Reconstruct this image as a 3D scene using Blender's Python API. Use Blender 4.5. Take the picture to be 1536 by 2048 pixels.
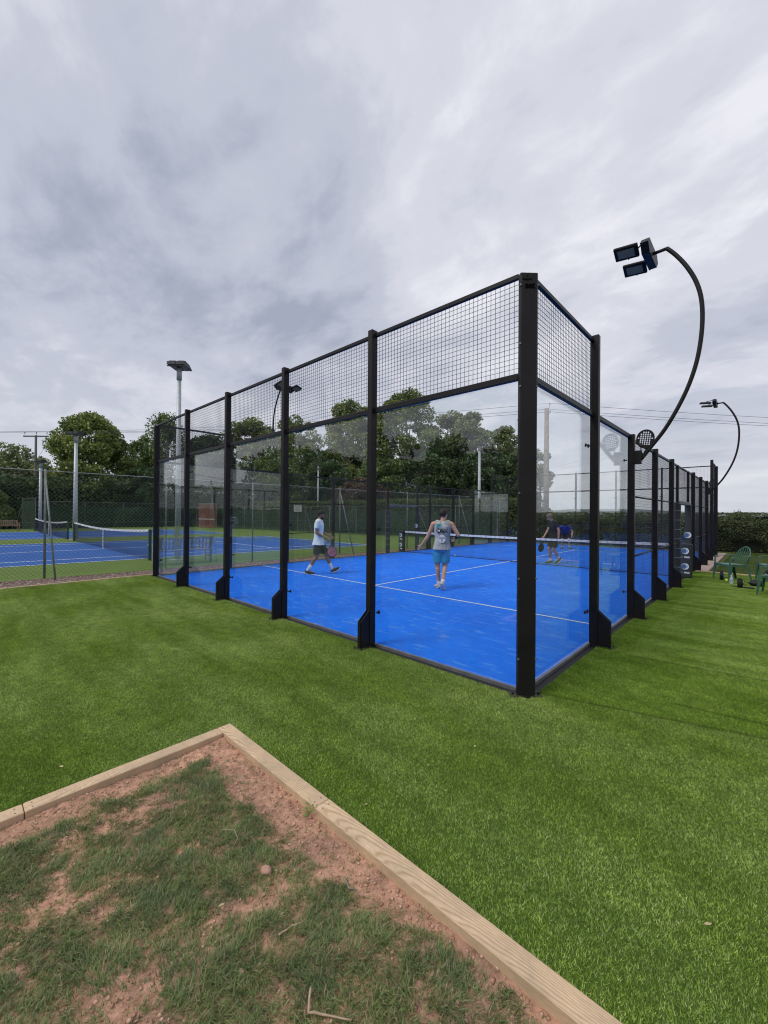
import bpy, math, random
import numpy as np
from mathutils import Vector, Matrix, Euler, noise as mnoise

# ------------------------------------------------------------------ scene, camera, light
for o in list(bpy.data.objects):
    bpy.data.objects.remove(o)
scene = bpy.context.scene
COL = scene.collection
R = math.radians
rng = np.random.default_rng(7)
random.seed(7)

CAM = (1.6957, -3.7683, 1.6987)
cam_data = bpy.data.cameras.new("camera")
cam = bpy.data.objects.new("camera", cam_data)
COL.objects.link(cam)
cam_data.sensor_fit = 'VERTICAL'
cam_data.sensor_height = 36.0
cam_data.lens = 812.23 / 2048 * 36.0
cam_data.clip_start = 0.05
cam_data.clip_end = 4000
_r = Vector((0.72927, 0.684181, 0.00784539)); _u = Vector((-0.00321581, -0.00803866, 0.99996)); _b = Vector((0.684218, -0.729268, -0.00366216))
_m = Matrix((( _r.x, _u.x, _b.x, CAM[0]), (_r.y, _u.y, _b.y, CAM[1]), (_r.z, _u.z, _b.z, CAM[2]), (0, 0, 0, 1)))
cam.matrix_world = _m
scene.camera = cam

SUN_EL, SUN_AZ = R(52), R(200)          # direction the light comes from: behind the camera to the left
world = bpy.data.worlds.new("World")
scene.world = world
world.use_nodes = True
wn, wl = world.node_tree.nodes, world.node_tree.links
wn.clear()
def W(t, **k):
    n = wn.new(t)
    for a, b in k.items(): setattr(n, a, b)
    return n
wout = W('ShaderNodeOutputWorld'); wbg = W('ShaderNodeBackground')
sky = W('ShaderNodeTexSky', sky_type='NISHITA', sun_disc=False, sun_elevation=SUN_EL, sun_rotation=SUN_AZ, air_density=1.0, dust_density=2.5)
tc = W('ShaderNodeTexCoord'); sep = W('ShaderNodeSeparateXYZ')
wl.new(tc.outputs['Generated'], sep.inputs[0])
def wmath(op, a, b=None, c=None):
    n = W('ShaderNodeMath', operation=op)
    for i, v in enumerate((a, b, c)):
        if v is None: continue
        if isinstance(v, (int, float)): n.inputs[i].default_value = v
        else: wl.new(v, n.inputs[i])
    return n.outputs[0]
zc = wmath('MAXIMUM', sep.outputs[2], 0.0)
den = wmath('ADD', zc, 0.22)
px_ = wmath('DIVIDE', sep.outputs[0], den); py_ = wmath('DIVIDE', sep.outputs[1], den)
cmb = W('ShaderNodeCombineXYZ'); wl.new(px_, cmb.inputs[0]); wl.new(py_, cmb.inputs[1])
def wnoise(scale, detail, rough, dist, offs, stretch=(1, 1, 1), rot=0.0):
    mp = W('ShaderNodeMapping'); mp.inputs['Location'].default_value = offs; mp.inputs['Scale'].default_value = stretch
    mp.inputs['Rotation'].default_value = (0, 0, rot)
    wl.new(cmb.outputs[0], mp.inputs[0])
    n = W('ShaderNodeTexNoise'); n.inputs['Scale'].default_value = scale; n.inputs['Detail'].default_value = detail
    n.inputs['Roughness'].default_value = rough; n.inputs['Distortion'].default_value = dist
    wl.new(mp.outputs[0], n.inputs['Vector']); return n.outputs['Fac']
def wramp(fac, stops):
    n = W('ShaderNodeValToRGB'); e = n.color_ramp.elements
    n.color_ramp.interpolation = 'EASE'
    while len(e) < len(stops): e.new(0.5)
    for i, (p, c) in enumerate(stops): e[i].position = p; e[i].color = (*c, 1)
    wl.new(fac, n.inputs[0]); return n.outputs[0]
big = wnoise(0.75, 3, 0.5, 0.25, (5.3, 2.1, 0), (1.0, 1.3, 1), 0.5)
mid = wnoise(2.0, 6, 0.58, 0.35, (1.7, 8.2, 0), (1.0, 1.5, 1), 0.9)
fine = wnoise(6.0, 7, 0.62, 0.4, (3.1, 4.4, 0), (1.0, 1.3, 1), 0.9)
s1 = wmath('MULTIPLY_ADD', big, 0.48, wmath('MULTIPLY_ADD', mid, 0.40, wmath('MULTIPLY', fine, 0.12)))
def bank(d, lo, hi, amt):
    dv = W('ShaderNodeVectorMath', operation='DOT_PRODUCT'); wl.new(tc.outputs['Generated'], dv.inputs[0]); dv.inputs[1].default_value = Vector(d).normalized()
    mr = W('ShaderNodeMapRange', interpolation_type='SMOOTHSTEP'); mr.inputs['From Min'].default_value = lo; mr.inputs['From Max'].default_value = hi
    mr.inputs['To Max'].default_value = amt; wl.new(dv.outputs['Value'], mr.inputs['Value']); return mr.outputs[0]
# a darker bank low on the left, thinner brighter cloud overhead and on the right
s1 = wmath('ADD', s1, bank((-1.11, 0.35, 0.62), 0.86, 0.995, -0.038))
s1 = wmath('ADD', s1, bank((-0.80, 0.62, 0.50), 0.93, 0.998, -0.028))
s1 = wmath('ADD', s1, bank((-1.2, 0.9, 1.5), 0.70, 0.99, -0.014))
s1 = wmath('ADD', s1, bank((-0.35, 0.95, 0.62), 0.80, 0.99, 0.035))
cloud = wramp(s1, [(0.34, (0.37, 0.41, 0.51)), (0.455, (0.55, 0.58, 0.68)), (0.53, (0.69, 0.70, 0.785)), (0.615, (0.86, 0.865, 0.93))])
hz = W('ShaderNodeMix', data_type='RGBA'); hz.inputs['B'].default_value = (0.66, 0.69, 0.745, 1)
hf = wmath('SUBTRACT', 1.0, wmath('MULTIPLY', zc, 4.0)); hf = wmath('MAXIMUM', hf, 0.0); hf = wmath('MULTIPLY', hf, 0.75)
wl.new(hf, hz.inputs['Factor']); wl.new(cloud, hz.inputs['A'])
skys = W('ShaderNodeVectorMath', operation='SCALE'); skys.inputs['Scale'].default_value = 0.07
wl.new(sky.outputs[0], skys.inputs[0])
mixs = W('ShaderNodeMix', data_type='RGBA'); mixs.inputs['Factor'].default_value = 0.93
wl.new(skys.outputs[0], mixs.inputs['A']); wl.new(hz.outputs['Result'], mixs.inputs['B'])
wl.new(mixs.outputs['Result'], wbg.inputs['Color']); wbg.inputs['Strength'].default_value = 0.93
wl.new(wbg.outputs[0], wout.inputs[0])

sl = bpy.data.lights.new("sun", 'SUN'); sl.energy = 1.5; sl.angle = R(22); sl.color = (1, 0.96, 0.9)
so = bpy.data.objects.new("sun", sl); COL.objects.link(so)
sd = Vector((math.sin(SUN_AZ) * math.cos(SUN_EL), math.cos(SUN_AZ) * math.cos(SUN_EL), math.sin(SUN_EL)))
so.rotation_euler = sd.to_track_quat('Z', 'Y').to_euler(); so.location = (0, -20, 30)

scene.view_settings.view_transform = 'Standard'
scene.view_settings.look = 'None'
scene.view_settings.exposure = 0.16
scene.view_settings.gamma = 1.0
scene.view_settings.use_curve_mapping = False
scene.render.engine = 'CYCLES'
cy = scene.cycles
cy.use_denoising = True
cy.max_bounces = 6; cy.diffuse_bounces = 3; cy.glossy_bounces = 4; cy.transmission_bounces = 4
cy.transparent_max_bounces = 48
cy.sample_clamp_indirect = 6
cy.pixel_filter_type = 'BLACKMAN_HARRIS'; cy.filter_width = 1.15
cy.caustics_reflective = False; cy.caustics_refractive = False

# ------------------------------------------------------------------ helpers
class MB:
    """collects simple solids; build() links them as one mesh object"""
    def __init__(s): s.v = []; s.f = []
    def add(s, vs, fs):
        n = len(s.v); s.v += [tuple(p) for p in vs]; s.f += [tuple(i + n for i in q) for q in fs]; return s
    def box(s, c, d, rot=None):
        hx, hy, hz_ = d[0] / 2, d[1] / 2, d[2] / 2
        P = [Vector((x, y, z)) for x in (-hx, hx) for y in (-hy, hy) for z in (-hz_, hz_)]
        if rot is not None:
            M = rot if isinstance(rot, Matrix) else Euler(rot).to_matrix()
            P = [M @ p for p in P]
        c = Vector(c)
        return s.add([p + c for p in P], [(0, 1, 3, 2), (4, 6, 7, 5), (0, 4, 5, 1), (2, 3, 7, 6), (0, 2, 6, 4), (1, 5, 7, 3)])
    def cbox(s, c, d, b, rot=None):
        """box with all its vertical-profile edges chamfered"""
        hx, hy, hz_ = d[0] / 2, d[1] / 2, d[2] / 2
        prof = [(-hx + b, -hy), (hx - b, -hy), (hx, -hy + b), (hx, hy - b), (hx - b, hy), (-hx + b, hy), (-hx, hy - b), (-hx, -hy + b)]
        ins = [(x * (1 - b / hx), y * (1 - b / hy)) for x, y in prof]
        rings = [(ins, -hz_), (prof, -hz_ + b), (prof, hz_ - b), (ins, hz_)]
        P = [Vector((x, y, z)) for pr, z in rings for x, y in pr]
        if rot is not None:
            M = rot if isinstance(rot, Matrix) else Euler(rot).to_matrix()
            P = [M @ p for p in P]
        c = Vector(c); F = []
        for k in range(3):
            for i in range(8):
                j = (i + 1) % 8; F.append((k * 8 + i, k * 8 + j, k * 8 + 8 + j, k * 8 + 8 + i))
        F.append(tuple(range(7, -1, -1))); F.append(tuple(range(24, 32)))
        return s.add([p + c for p in P], F)
    def tube(s, pts, rad, n=8, cap=True, flat=1.0, side=None):
        pts = [Vector(p) for p in pts]
        if not isinstance(rad, (list, tuple)): rad = [rad] * len(pts)
        V = []; F = []; prev = None
        for i, p in enumerate(pts):
            d = (pts[min(i + 1, len(pts) - 1)] - pts[max(i - 1, 0)]).normalized()
            if side is not None: a = Vector(side); a = (a - d * a.dot(d)).normalized()
            elif prev is None:
                a = Vector((0, 0, 1)) if abs(d.z) < 0.9 else Vector((1, 0, 0)); a = (a - d * a.dot(d)).normalized()
            else: a = (prev - d * prev.dot(d)).normalized()
            prev = a; b = d.cross(a)
            for k in range(n):
                t = 2 * math.pi * k / n
                V.append(p + a * (math.cos(t) * rad[i]) + b * (math.sin(t) * rad[i] * flat))
        for i in range(len(pts) - 1):
            for k in range(n):
                j = (k + 1) % n; F.append((i * n + k, i * n + j, (i + 1) * n + j, (i + 1) * n + k))
        if cap:
            F.append(tuple(range(n - 1, -1, -1))); F.append(tuple((len(pts) - 1) * n + k for k in range(n)))
        return s.add(V, F)
    def cyl(s, p, q, r, n=12): return s.tube([p, q], r, n)
    def ell(s, c, r, n=12, m=8, rot=None):
        c = Vector(c); V = []; F = []
        for j in range(1, m):
            ph = math.pi * j / m
            for k in range(n):
                t = 2 * math.pi * k / n
                V.append(Vector((r[0] * math.sin(ph) * math.cos(t), r[1] * math.sin(ph) * math.sin(t), r[2] * math.cos(ph))))
        top = len(V); V.append(Vector((0, 0, r[2]))); V.append(Vector((0, 0, -r[2])))
        for j in range(m - 2):
            for k in range(n):
                l = (k + 1) % n; F.append((j * n + k, (j + 1) * n + k, (j + 1) * n + l, j * n + l))
        for k in range(n):
            l = (k + 1) % n; F.append((top, k, l)); F.append((top + 1, (m - 2) * n + l, (m - 2) * n + k))
        if rot is not None: V = [rot @ v for v in V]
        return s.add([v + c for v in V], F)
    def prism(s, poly, axis_fn, t0, t1):
        """extrude a 2D polygon; axis_fn(u, v, t) -> point"""
        n = len(poly)
        V = [axis_fn(u, v, t0) for u, v in poly] + [axis_fn(u, v, t1) for u, v in poly]
        F = [tuple(range(n - 1, -1, -1)), tuple(range(n, 2 * n))] + [(i, (i + 1) % n, n + (i + 1) % n, n + i) for i in range(n)]
        return s.add(V, F)
    def mesh(s, name, mat, smooth=False):
        me = bpy.data.meshes.new(name); me.from_pydata(s.v, [], s.f); me.validate()
        if mat: me.materials.append(mat)
        import bmesh
        bm = bmesh.new(); bm.from_mesh(me); bmesh.ops.recalc_face_normals(bm, faces=bm.faces); bm.to_mesh(me); bm.free()
        if smooth: me.shade_smooth()
        return me
    def build(s, name, mat, parent=None, smooth=False, loc=None, rotz=0):
        return link(name, s.mesh(name, mat, smooth), parent, loc, rotz)

def link(name, me, parent=None, loc=None, rotz=0):
    o = bpy.data.objects.new(name, me); COL.objects.link(o)
    if parent: o.parent = parent
    if loc is not None: o.location = loc
    if rotz: o.rotation_euler.z = rotz
    return o
def tag(o, label=None, cat=None, group=None, kind=None):
    if label: o['label'] = label
    if cat: o['category'] = cat
    if group: o['group'] = group
    if kind: o['kind'] = kind
    return o
def thing(name, loc=(0, 0, 0), rotz=0, label=None, cat=None, group=None):
    o = bpy.data.objects.new(name, None); COL.objects.link(o)
    o.empty_display_size = 0.1; o.location = loc; o.rotation_euler.z = rotz
    return tag(o, label, cat, group)
def dup(root, loc=None, rotz=None, label=None, parent=None):
    r = root.copy(); COL.objects.link(r)
    if parent: r.parent = parent
    if loc is not None: r.location = loc
    if rotz is not None: r.rotation_euler.z = rotz
    if label: r['label'] = label
    for ch in root.children: dup(ch, parent=r)
    return r
def npmesh(name, V, F, mat, smooth=False):
    """V (n,3), F (m,k) with constant k"""
    V = np.asarray(V, np.float32); F = np.asarray(F, np.int32); m, k = F.shape
    me = bpy.data.meshes.new(name)
    me.vertices.add(len(V)); me.vertices.foreach_set('co', V.ravel())
    me.loops.add(m * k); me.loops.foreach_set('vertex_index', F.ravel())
    me.polygons.add(m); me.polygons.foreach_set('loop_start', np.arange(m, dtype=np.int32) * k)
    me.polygons.foreach_set('loop_total', np.full(m, k, np.int32))
    if smooth: me.polygons.foreach_set('use_smooth', np.ones(m, bool))
    if mat: me.materials.append(mat)
    me.update(calc_edges=True)
    return me
def bars(P, Q, w):
    """many thin square wires P[i]->Q[i]"""
    P = np.asarray(P, float); Q = np.asarray(Q, float); d = Q - P; L = np.linalg.norm(d, axis=1, keepdims=True); d = d / L
    ref = np.where(np.abs(d[:, 2:3]) > 0.9, np.array([[1., 0, 0]]), np.array([[0, 0, 1.]]))
    a = np.cross(d, ref); a /= np.linalg.norm(a, axis=1, keepdims=True); b = np.cross(d, a)
    h = w / 2; V = []
    for E in (P, Q):
        for sa, sb in ((1, 1), (-1, 1), (-1, -1), (1, -1)): V.append(E + a * h * sa + b * h * sb)
    V = np.stack(V, 1).reshape(-1, 3); n = len(P); base = (np.arange(n) * 8)[:, None, None]
    F = np.array([[0, 1, 5, 4], [1, 2, 6, 5], [2, 3, 7, 6], [3, 0, 4, 7]])[None] + base
    return V, F.reshape(-1, 4)

# ------------------------------------------------------------------ materials
MATS = {}
def newmat(name):
    m = bpy.data.materials.new(name); m.use_nodes = True; return m, m.node_tree.nodes, m.node_tree.links, m.node_tree.nodes['Principled BSDF']
def tex(nt, kind, scale, detail=4, rough=0.55, coord='Object', stretch=(1, 1, 1), dist=0.0, rot=(0, 0, 0)):
    n, l = nt.nodes, nt.links
    if coord == 'World': g = n.new('ShaderNodeNewGeometry'); src = g.outputs['Position']
    else: g = n.new('ShaderNodeTexCoord'); src = g.outputs[coord]
    mp = n.new('ShaderNodeMapping'); mp.inputs['Scale'].default_value = stretch; mp.inputs['Rotation'].default_value = rot
    l.new(src, mp.inputs[0])
    t = n.new('ShaderNodeTexNoise'); t.inputs['Scale'].default_value = scale; t.inputs['Detail'].default_value = detail
    t.inputs['Roughness'].default_value = rough; t.inputs['Distortion'].default_value = dist
    l.new(mp.outputs[0], t.inputs['Vector']); return t.outputs['Fac']
def ramp(nt, fac, stops, interp='LINEAR'):
    r = nt.nodes.new('ShaderNodeValToRGB'); e = r.color_ramp.elements; r.color_ramp.interpolation = interp
    while len(e) < len(stops): e.new(0.5)
    for i, (p, c) in enumerate(stops): e[i].position = p; e[i].color = (*c, 1) if len(c) == 3 else c
    nt.links.new(fac, r.inputs[0]); return r.outputs[0]
def mix(nt, a, b, f, mode='MIX'):
    m = nt.nodes.new('ShaderNodeMix'); m.data_type = 'RGBA'; m.blend_type = mode
    for v, s in ((a, 'A'), (b, 'B'), (f, 'Factor')):
        if isinstance(v, (int, float)): m.inputs[s].default_value = v
        elif isinstance(v, tuple): m.inputs[s].default_value = (*v, 1)
        else: nt.links.new(v, m.inputs[s])
    return m.outputs['Result']
def bump(nt, h, strength, dist=0.01):
    b = nt.nodes.new('ShaderNodeBump'); b.inputs['Strength'].default_value = strength; b.inputs['Distance'].default_value = dist
    nt.links.new(h, b.inputs['Height']); return b.outputs[0]
def simple(name, col, rough=0.5, metal=0.0, var=0.25, scale=6, bumpk=0.0, bscale=80, spec=0.5):
    m, n, l, p = newmat(name); nt = m.node_tree
    f = tex(nt, 'n', scale, 5)
    lo = tuple(max(0, c * (1 - var)) for c in col); hi = tuple(min(1, c * (1 + var)) for c in col)
    l.new(ramp(nt, f, [(0.3, lo), (0.7, hi)]), p.inputs['Base Color'])
    p.inputs['Roughness'].default_value = rough; p.inputs['Metallic'].default_value = metal
    p.inputs['Specular IOR Level'].default_value = spec
    if bumpk: l.new(bump(nt, tex(nt, 'n', bscale, 4), bumpk, 0.004), p.inputs['Normal'])
    MATS[name] = m; return m
black = simple('black_powder_coat', (0.0145, 0.013, 0.0145), 0.45, 0, 0.3, 3, 0.12, 300, 0.24)
blackrub = simple('black_rubber', (0.012, 0.012, 0.013), 0.7)
wire = simple('dark_wire', (0.016, 0.016, 0.02), 0.5)
alu = simple('grey_aluminium', (0.16, 0.165, 0.175), 0.5, 0.3)
galv = simple('galvanised_steel', (0.42, 0.46, 0.48), 0.5, 0.35, 0.18, 14, 0.1, 60)
galvfence = simple('weathered_fence_steel', (0.20, 0.23, 0.22), 0.6, 0.2, 0.3, 10)
linkwire = simple('fence_wire', (0.10, 0.13, 0.11), 0.6, 0.1)
white = simple('white_band', (0.75, 0.77, 0.8), 0.6, 0, 0.06)
netmat = simple('net_cord', (0.012, 0.015, 0.03), 0.8)
greenpost = simple('green_painted_steel', (0.012, 0.06, 0.035), 0.5)
lens = simple('lamp_glass', (0.34, 0.22, 0.13), 0.35, 0, 0.1, 6, 0, 80, 0.2)
lamphouse = simple('lamp_housing', (0.02, 0.017, 0.014), 0.5, 0, 0.2, 6, 0, 80, 0.08)
lampfar = simple('floodlight_housing_dark', (0.022, 0.026, 0.03), 0.5)
inkblack = simple('black_print', (0.002, 0.002, 0.002), 0.9, 0, 0.0, 6, 0, 80, 0.05)
inkwhite = simple('white_print', (0.8, 0.8, 0.8), 0.6, 0, 0.0)
inkteal = simple('teal_print', (0.05, 0.36, 0.42), 0.6, 0, 0.05)
inkblue = simple('blue_print', (0.08, 0.22, 0.55), 0.6, 0, 0.05)
padmat = simple('black_padding', (0.022, 0.026, 0.028), 0.6, 0, 0.2, 5, 0.2, 30)
greenplastic = simple('green_plastic', (0.05, 0.135, 0.088), 0.4, 0, 0.2, 8)
poledark = simple('grey_pole_timber', (0.11, 0.105, 0.10), 0.9)
polewood = simple('utility_pole_timber', (0.27, 0.235, 0.19), 0.85, 0, 0.25, 5)
benchwood = simple('weathered_teak', (0.33, 0.22, 0.15), 0.75, 0, 0.3, 12)
benchgrey = simple('grey_teak', (0.34, 0.35, 0.36), 0.75, 0, 0.3, 12)
bark = simple('bark', (0.06, 0.05, 0.04), 0.95, 0, 0.4, 8)
birchbark = simple('birch_bark', (0.35, 0.33, 0.30), 0.9, 0, 0.5, 6)

# glass of the cage walls: clear, a little green, with a real Fresnel reflection
m, n, l, p = newmat('cage_glass'); n.remove(p)
tr = n.new('ShaderNodeBsdfTransparent'); tr.inputs[0].default_value = (0.975, 0.99, 0.985, 1)
gl = n.new('ShaderNodeBsdfGlossy'); gl.inputs['Roughness'].default_value = 0.0; gl.inputs[0].default_value = (1, 1, 1, 1)
ge = n.new('ShaderNodeNewGeometry'); dt = n.new('ShaderNodeVectorMath'); dt.operation = 'DOT_PRODUCT'
l.new(ge.outputs['Incoming'], dt.inputs[0]); l.new(ge.outputs['Normal'], dt.inputs[1])
def gm_(op, a, b=None):
    q = n.new('ShaderNodeMath'); q.operation = op
    for i, v in enumerate((a, b)):
        if v is None: continue
        if isinstance(v, (int, float)): q.inputs[i].default_value = v
        else: l.new(v, q.inputs[i])
    return q.outputs[0]
schlick = gm_('ADD', gm_('MULTIPLY', gm_('POWER', gm_('SUBTRACT', 1.0, gm_('ABSOLUTE', dt.outputs['Value'])), 5.0), 0.95), 0.045)
ms = n.new('ShaderNodeMixShader'); l.new(schlick, ms.inputs[0]); l.new(tr.outputs[0], ms.inputs[1]); l.new(gl.outputs[0], ms.inputs[2])
df = n.new('ShaderNodeBsdfDiffuse'); df.inputs[0].default_value = (0.55, 0.56, 0.54, 1); nt = m.node_tree
dirt = ramp(nt, tex(nt, 'n', 3.0, 7, 0.65, 'World', (1, 1, 0.5), 0.4), [(0.45, (0.0,) * 3), (0.62, (0.014,) * 3), (0.74, (0.06,) * 3)])
md_ = n.new('ShaderNodeMixShader'); l.new(dirt, md_.inputs[0]); l.new(ms.outputs[0], md_.inputs[1]); l.new(df.outputs[0], md_.inputs[2])
l.new(md_.outputs[0], n['Material Output'].inputs[0]); glass = m

def leafmat(name, c0, c1, c2, trans=0.25):
    m, n, l, p = newmat(name); nt = m.node_tree
    g = n.new('ShaderNodeNewGeometry')
    isl = ramp(nt, g.outputs['Random Per Island'], [(0.0, c0), (0.6, c1), (1.0, c2)])
    big_ = tex(nt, 'n', 0.9, 3, 0.5, 'World')
    col = mix(nt, isl, tuple(0.62 * c for c in c0), ramp(nt, big_, [(0.42, (0, 0, 0)), (0.62, (0.7, 0.7, 0.7))]))
    l.new(col, p.inputs['Base Color']); p.inputs['Roughness'].default_value = 0.55
    t = n.new('ShaderNodeBsdfTranslucent'); l.new(col, t.inputs[0])
    x = n.new('ShaderNodeMixShader'); x.inputs[0].default_value = trans
    l.new(p.outputs[0], x.inputs[1]); l.new(t.outputs[0], x.inputs[2]); l.new(x.outputs[0], n['Material Output'].inputs[0])
    return m
leaf_lime = leafmat('lime_leaf', (0.099, 0.156, 0.034), (0.243, 0.311, 0.075), (0.575, 0.601, 0.187))
leaf_dark = leafmat('dark_leaf', (0.031, 0.068, 0.020), (0.068, 0.128, 0.037), (0.153, 0.221, 0.068))
leaf_mid = leafmat('mid_leaf', (0.066, 0.124, 0.030), (0.155, 0.228, 0.056), (0.309, 0.394, 0.112))
leaf_pale = leafmat('pale_leaf', (0.133, 0.177, 0.075), (0.265, 0.311, 0.131), (0.442, 0.477, 0.224))
leaf_copper = leafmat('copper_leaf', (0.085, 0.060, 0.037), (0.170, 0.102, 0.068), (0.255, 0.187, 0.102))
leaf_hedge = leafmat('clipped_hedge_leaf', (0.078, 0.124, 0.026), (0.166, 0.228, 0.056), (0.287, 0.353, 0.094))
leaf_field = leafmat('field_hedge_leaf', (0.040, 0.066, 0.022), (0.099, 0.124, 0.041), (0.221, 0.239, 0.094))
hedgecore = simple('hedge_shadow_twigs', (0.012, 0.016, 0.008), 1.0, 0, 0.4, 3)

def blade_mat(name, stops, world_var, trans=0.2, rough=0.5, spec=0.35, rolls=None):
    m, n, l, p = newmat(name); nt = m.node_tree
    g = n.new('ShaderNodeNewGeometry')
    c = ramp(nt, g.outputs['Random Per Island'], stops)
    for sc, st, mul, lo, hi, rot in world_var:
        f = tex(nt, 'n', sc, 3, 0.5, 'World', st, 0.3, rot)
        c = mix(nt, c, ramp(nt, f, [(lo, mul[0]), (hi, mul[1])]), 1.0, 'MULTIPLY')
    if rolls:
        sx_ = n.new('ShaderNodeSeparateXYZ'); l.new(g.outputs['Position'], sx_.inputs[0])
        def mm(op, a, b=None):
            q = n.new('ShaderNodeMath'); q.operation = op
            for i, v in enumerate((a, b)):
                if v is None: continue
                if isinstance(v, (int, float)): q.inputs[i].default_value = v
                else: l.new(v, q.inputs[i])
            return q.outputs[0]
        wob = mm('MULTIPLY', mm('SUBTRACT', tex(nt, 'n', 2.5, 2, 0.5, 'World'), 0.5), 0.06)
        for slope, off_, xmin, nap_tint in rolls:
            d = mm('ADD', mm('SUBTRACT', mm('SUBTRACT', sx_.outputs[1], mm('MULTIPLY', sx_.outputs[0], slope)), off_), wob)
            xm = mm('GREATER_THAN', sx_.outputs[0], xmin)
            c = mix(nt, c, mix(nt, c, nap_tint, 1.0, 'MULTIPLY'), mm('MULTIPLY', mm('GREATER_THAN', d, 0.0), xm))  # changed pile nap past each seam, its shading put into the colour
            seam = mm('MULTIPLY', mm('MAXIMUM', mm('SUBTRACT', 1.0, mm('MULTIPLY', mm('ABSOLUTE', d), 32.0)), 0.0), mm('MULTIPLY', xm, 0.6))
            c = mix(nt, c, (0.02, 0.04, 0.005), seam)
    l.new(c, p.inputs['Base Color']); p.inputs['Roughness'].default_value = rough; p.inputs['Specular IOR Level'].default_value = spec
    t = n.new('ShaderNodeBsdfTranslucent'); l.new(c, t.inputs[0])
    x = n.new('ShaderNodeMixShader'); x.inputs[0].default_value = trans
    l.new(p.outputs[0], x.inputs[1]); l.new(t.outputs[0], x.inputs[2]); l.new(x.outputs[0], n['Material Output'].inputs[0])
    return m
turf_var = [(1.0, (0.6, 1.5, 1), ((0.76, 0.82, 0.55), (1.1, 1.08, 1.25)), 0.38, 0.62, (0, 0, 0.3)),  # broad bands: pile sheen and patchy tone put into the yarn colour
            (2.6, (0.25, 1.6, 1), ((0.84, 0.87, 0.8), (1.1, 1.08, 1.1)), 0.38, 0.62, (0, 0, 0.25)),
            (7.0, (1, 1, 1), ((0.84, 0.86, 0.84), (1.12, 1.1, 1.12)), 0.35, 0.65, (0, 0, 0)),
            (60.0, (1, 1, 1), ((0.6, 0.62, 0.6), (1.3, 1.28, 1.3)), 0.36, 0.64, (0, 0, 0))]
turfblade = blade_mat('artificial_turf_yarn', [(0.0, (0.12, 0.17, 0.018)), (0.4, (0.295, 0.445, 0.06)), (0.8, (0.53, 0.69, 0.17)), (1.0, (0.70, 0.78, 0.38))], turf_var, 0.3, 0.5, 0.35,
                      [(0.275, 0.02, 0.12, (0.74, 0.84, 0.50)), (0.10, 1.81, 0.45, (1.18, 1.12, 1.5)), (0.13, 0.56, 1.1, (1.12, 1.08, 1.2))])
lawnblade = blade_mat('lawn_blade', [(0.0, (0.06, 0.10, 0.02)), (0.6, (0.11, 0.17, 0.04)), (1.0, (0.24, 0.26, 0.10))], turf_var[:2])
roughblade = blade_mat('rough_grass_blade', [(0.0, (0.08, 0.115, 0.036)), (0.4, (0.155, 0.225, 0.07)), (0.72, (0.25, 0.33, 0.11)), (0.84, (0.30, 0.34, 0.18)), (0.93, (0.36, 0.29, 0.17)), (1.0, (0.50, 0.38, 0.25))],
                       [(5.0, (1, 1, 1), ((0.75, 0.8, 0.8), (1.2, 1.15, 1.1)), 0.35, 0.65, (0, 0, 0))])
strawblade = simple('straw', (0.42, 0.33, 0.2), 0.8)

def ground_mat(name, stops, scale=40, big=None, bumpk=0.6, bscale=120, rough=0.9, speck=None):
    m, n, l, p = newmat(name); nt = m.node_tree
    c = ramp(nt, tex(nt, 'n', scale, 8, 0.7, 'World'), stops)
    if big:
        for sc, lo, hi in big:
            c = mix(nt, c, ramp(nt, tex(nt, 'n', sc, 4, 0.55, 'World', (1, 1, 1), 0.5), [(0.35, lo), (0.65, hi)]), 1.0, 'MULTIPLY')
    if speck:
        f = tex(nt, 'n', speck[0], 3, 0.6, 'World', speck[3])
        c = mix(nt, c, speck[1], ramp(nt, f, [(speck[2], (0, 0, 0)), (speck[2] + 0.1, (0.8, 0.8, 0.8))]))
    l.new(c, p.inputs['Base Color']); p.inputs['Roughness'].default_value = rough; p.inputs['Specular IOR Level'].default_value = 0.25
    l.new(bump(nt, tex(nt, 'n', bscale, 6, 0.7, 'World'), bumpk, 0.01), p.inputs['Normal'])
    return m
turf_base = ground_mat('turf_backing', [(0.3, (0.05, 0.10, 0.012)), (0.7, (0.10, 0.18, 0.03))], 150)
field = ground_mat('meadow', [(0.3, (0.05, 0.085, 0.02)), (0.7, (0.13, 0.17, 0.05))], 30, [(0.4, (0.8, 0.8, 0.7), (1.2, 1.1, 1.0))])
courtblue = ground_mat('blue_court_turf', [(0.3, (0.0012, 0.140, 0.80)), (0.7, (0.003, 0.190, 0.93))], 90,
                       [(0.7, (0.88, 0.9, 0.94), (1.12, 1.1, 1.05)), (5, (0.9, 0.92, 0.95), (1.12, 1.08, 1.04))], 0.35, 260,
                       0.85, (3.5, (0.07, 0.28, 0.86), 0.57, (0.8, 2.6, 1)))
tennisblue = ground_mat('tennis_blue', [(0.3, (0.018, 0.085, 0.30)), (0.7, (0.04, 0.13, 0.40))], 60, [(0.3, (0.85, 0.9, 0.95), (1.1, 1.05, 1.05))], 0.3)
tennisgreen = ground_mat('tennis_green', [(0.3, (0.085, 0.145, 0.025)), (0.7, (0.15, 0.22, 0.05))], 60, [(0.3, (0.9, 0.9, 0.9), (1.1, 1.1, 1.0))], 0.3)
linewhite = ground_mat('court_line_white', [(0.3, (0.55, 0.66, 0.80)), (0.7, (0.74, 0.80, 0.86))], 90, None, 0.2)
slab = ground_mat('pink_concrete', [(0.3, (0.42, 0.30, 0.25)), (0.7, (0.58, 0.44, 0.37))], 30, None, 0.3)
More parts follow.
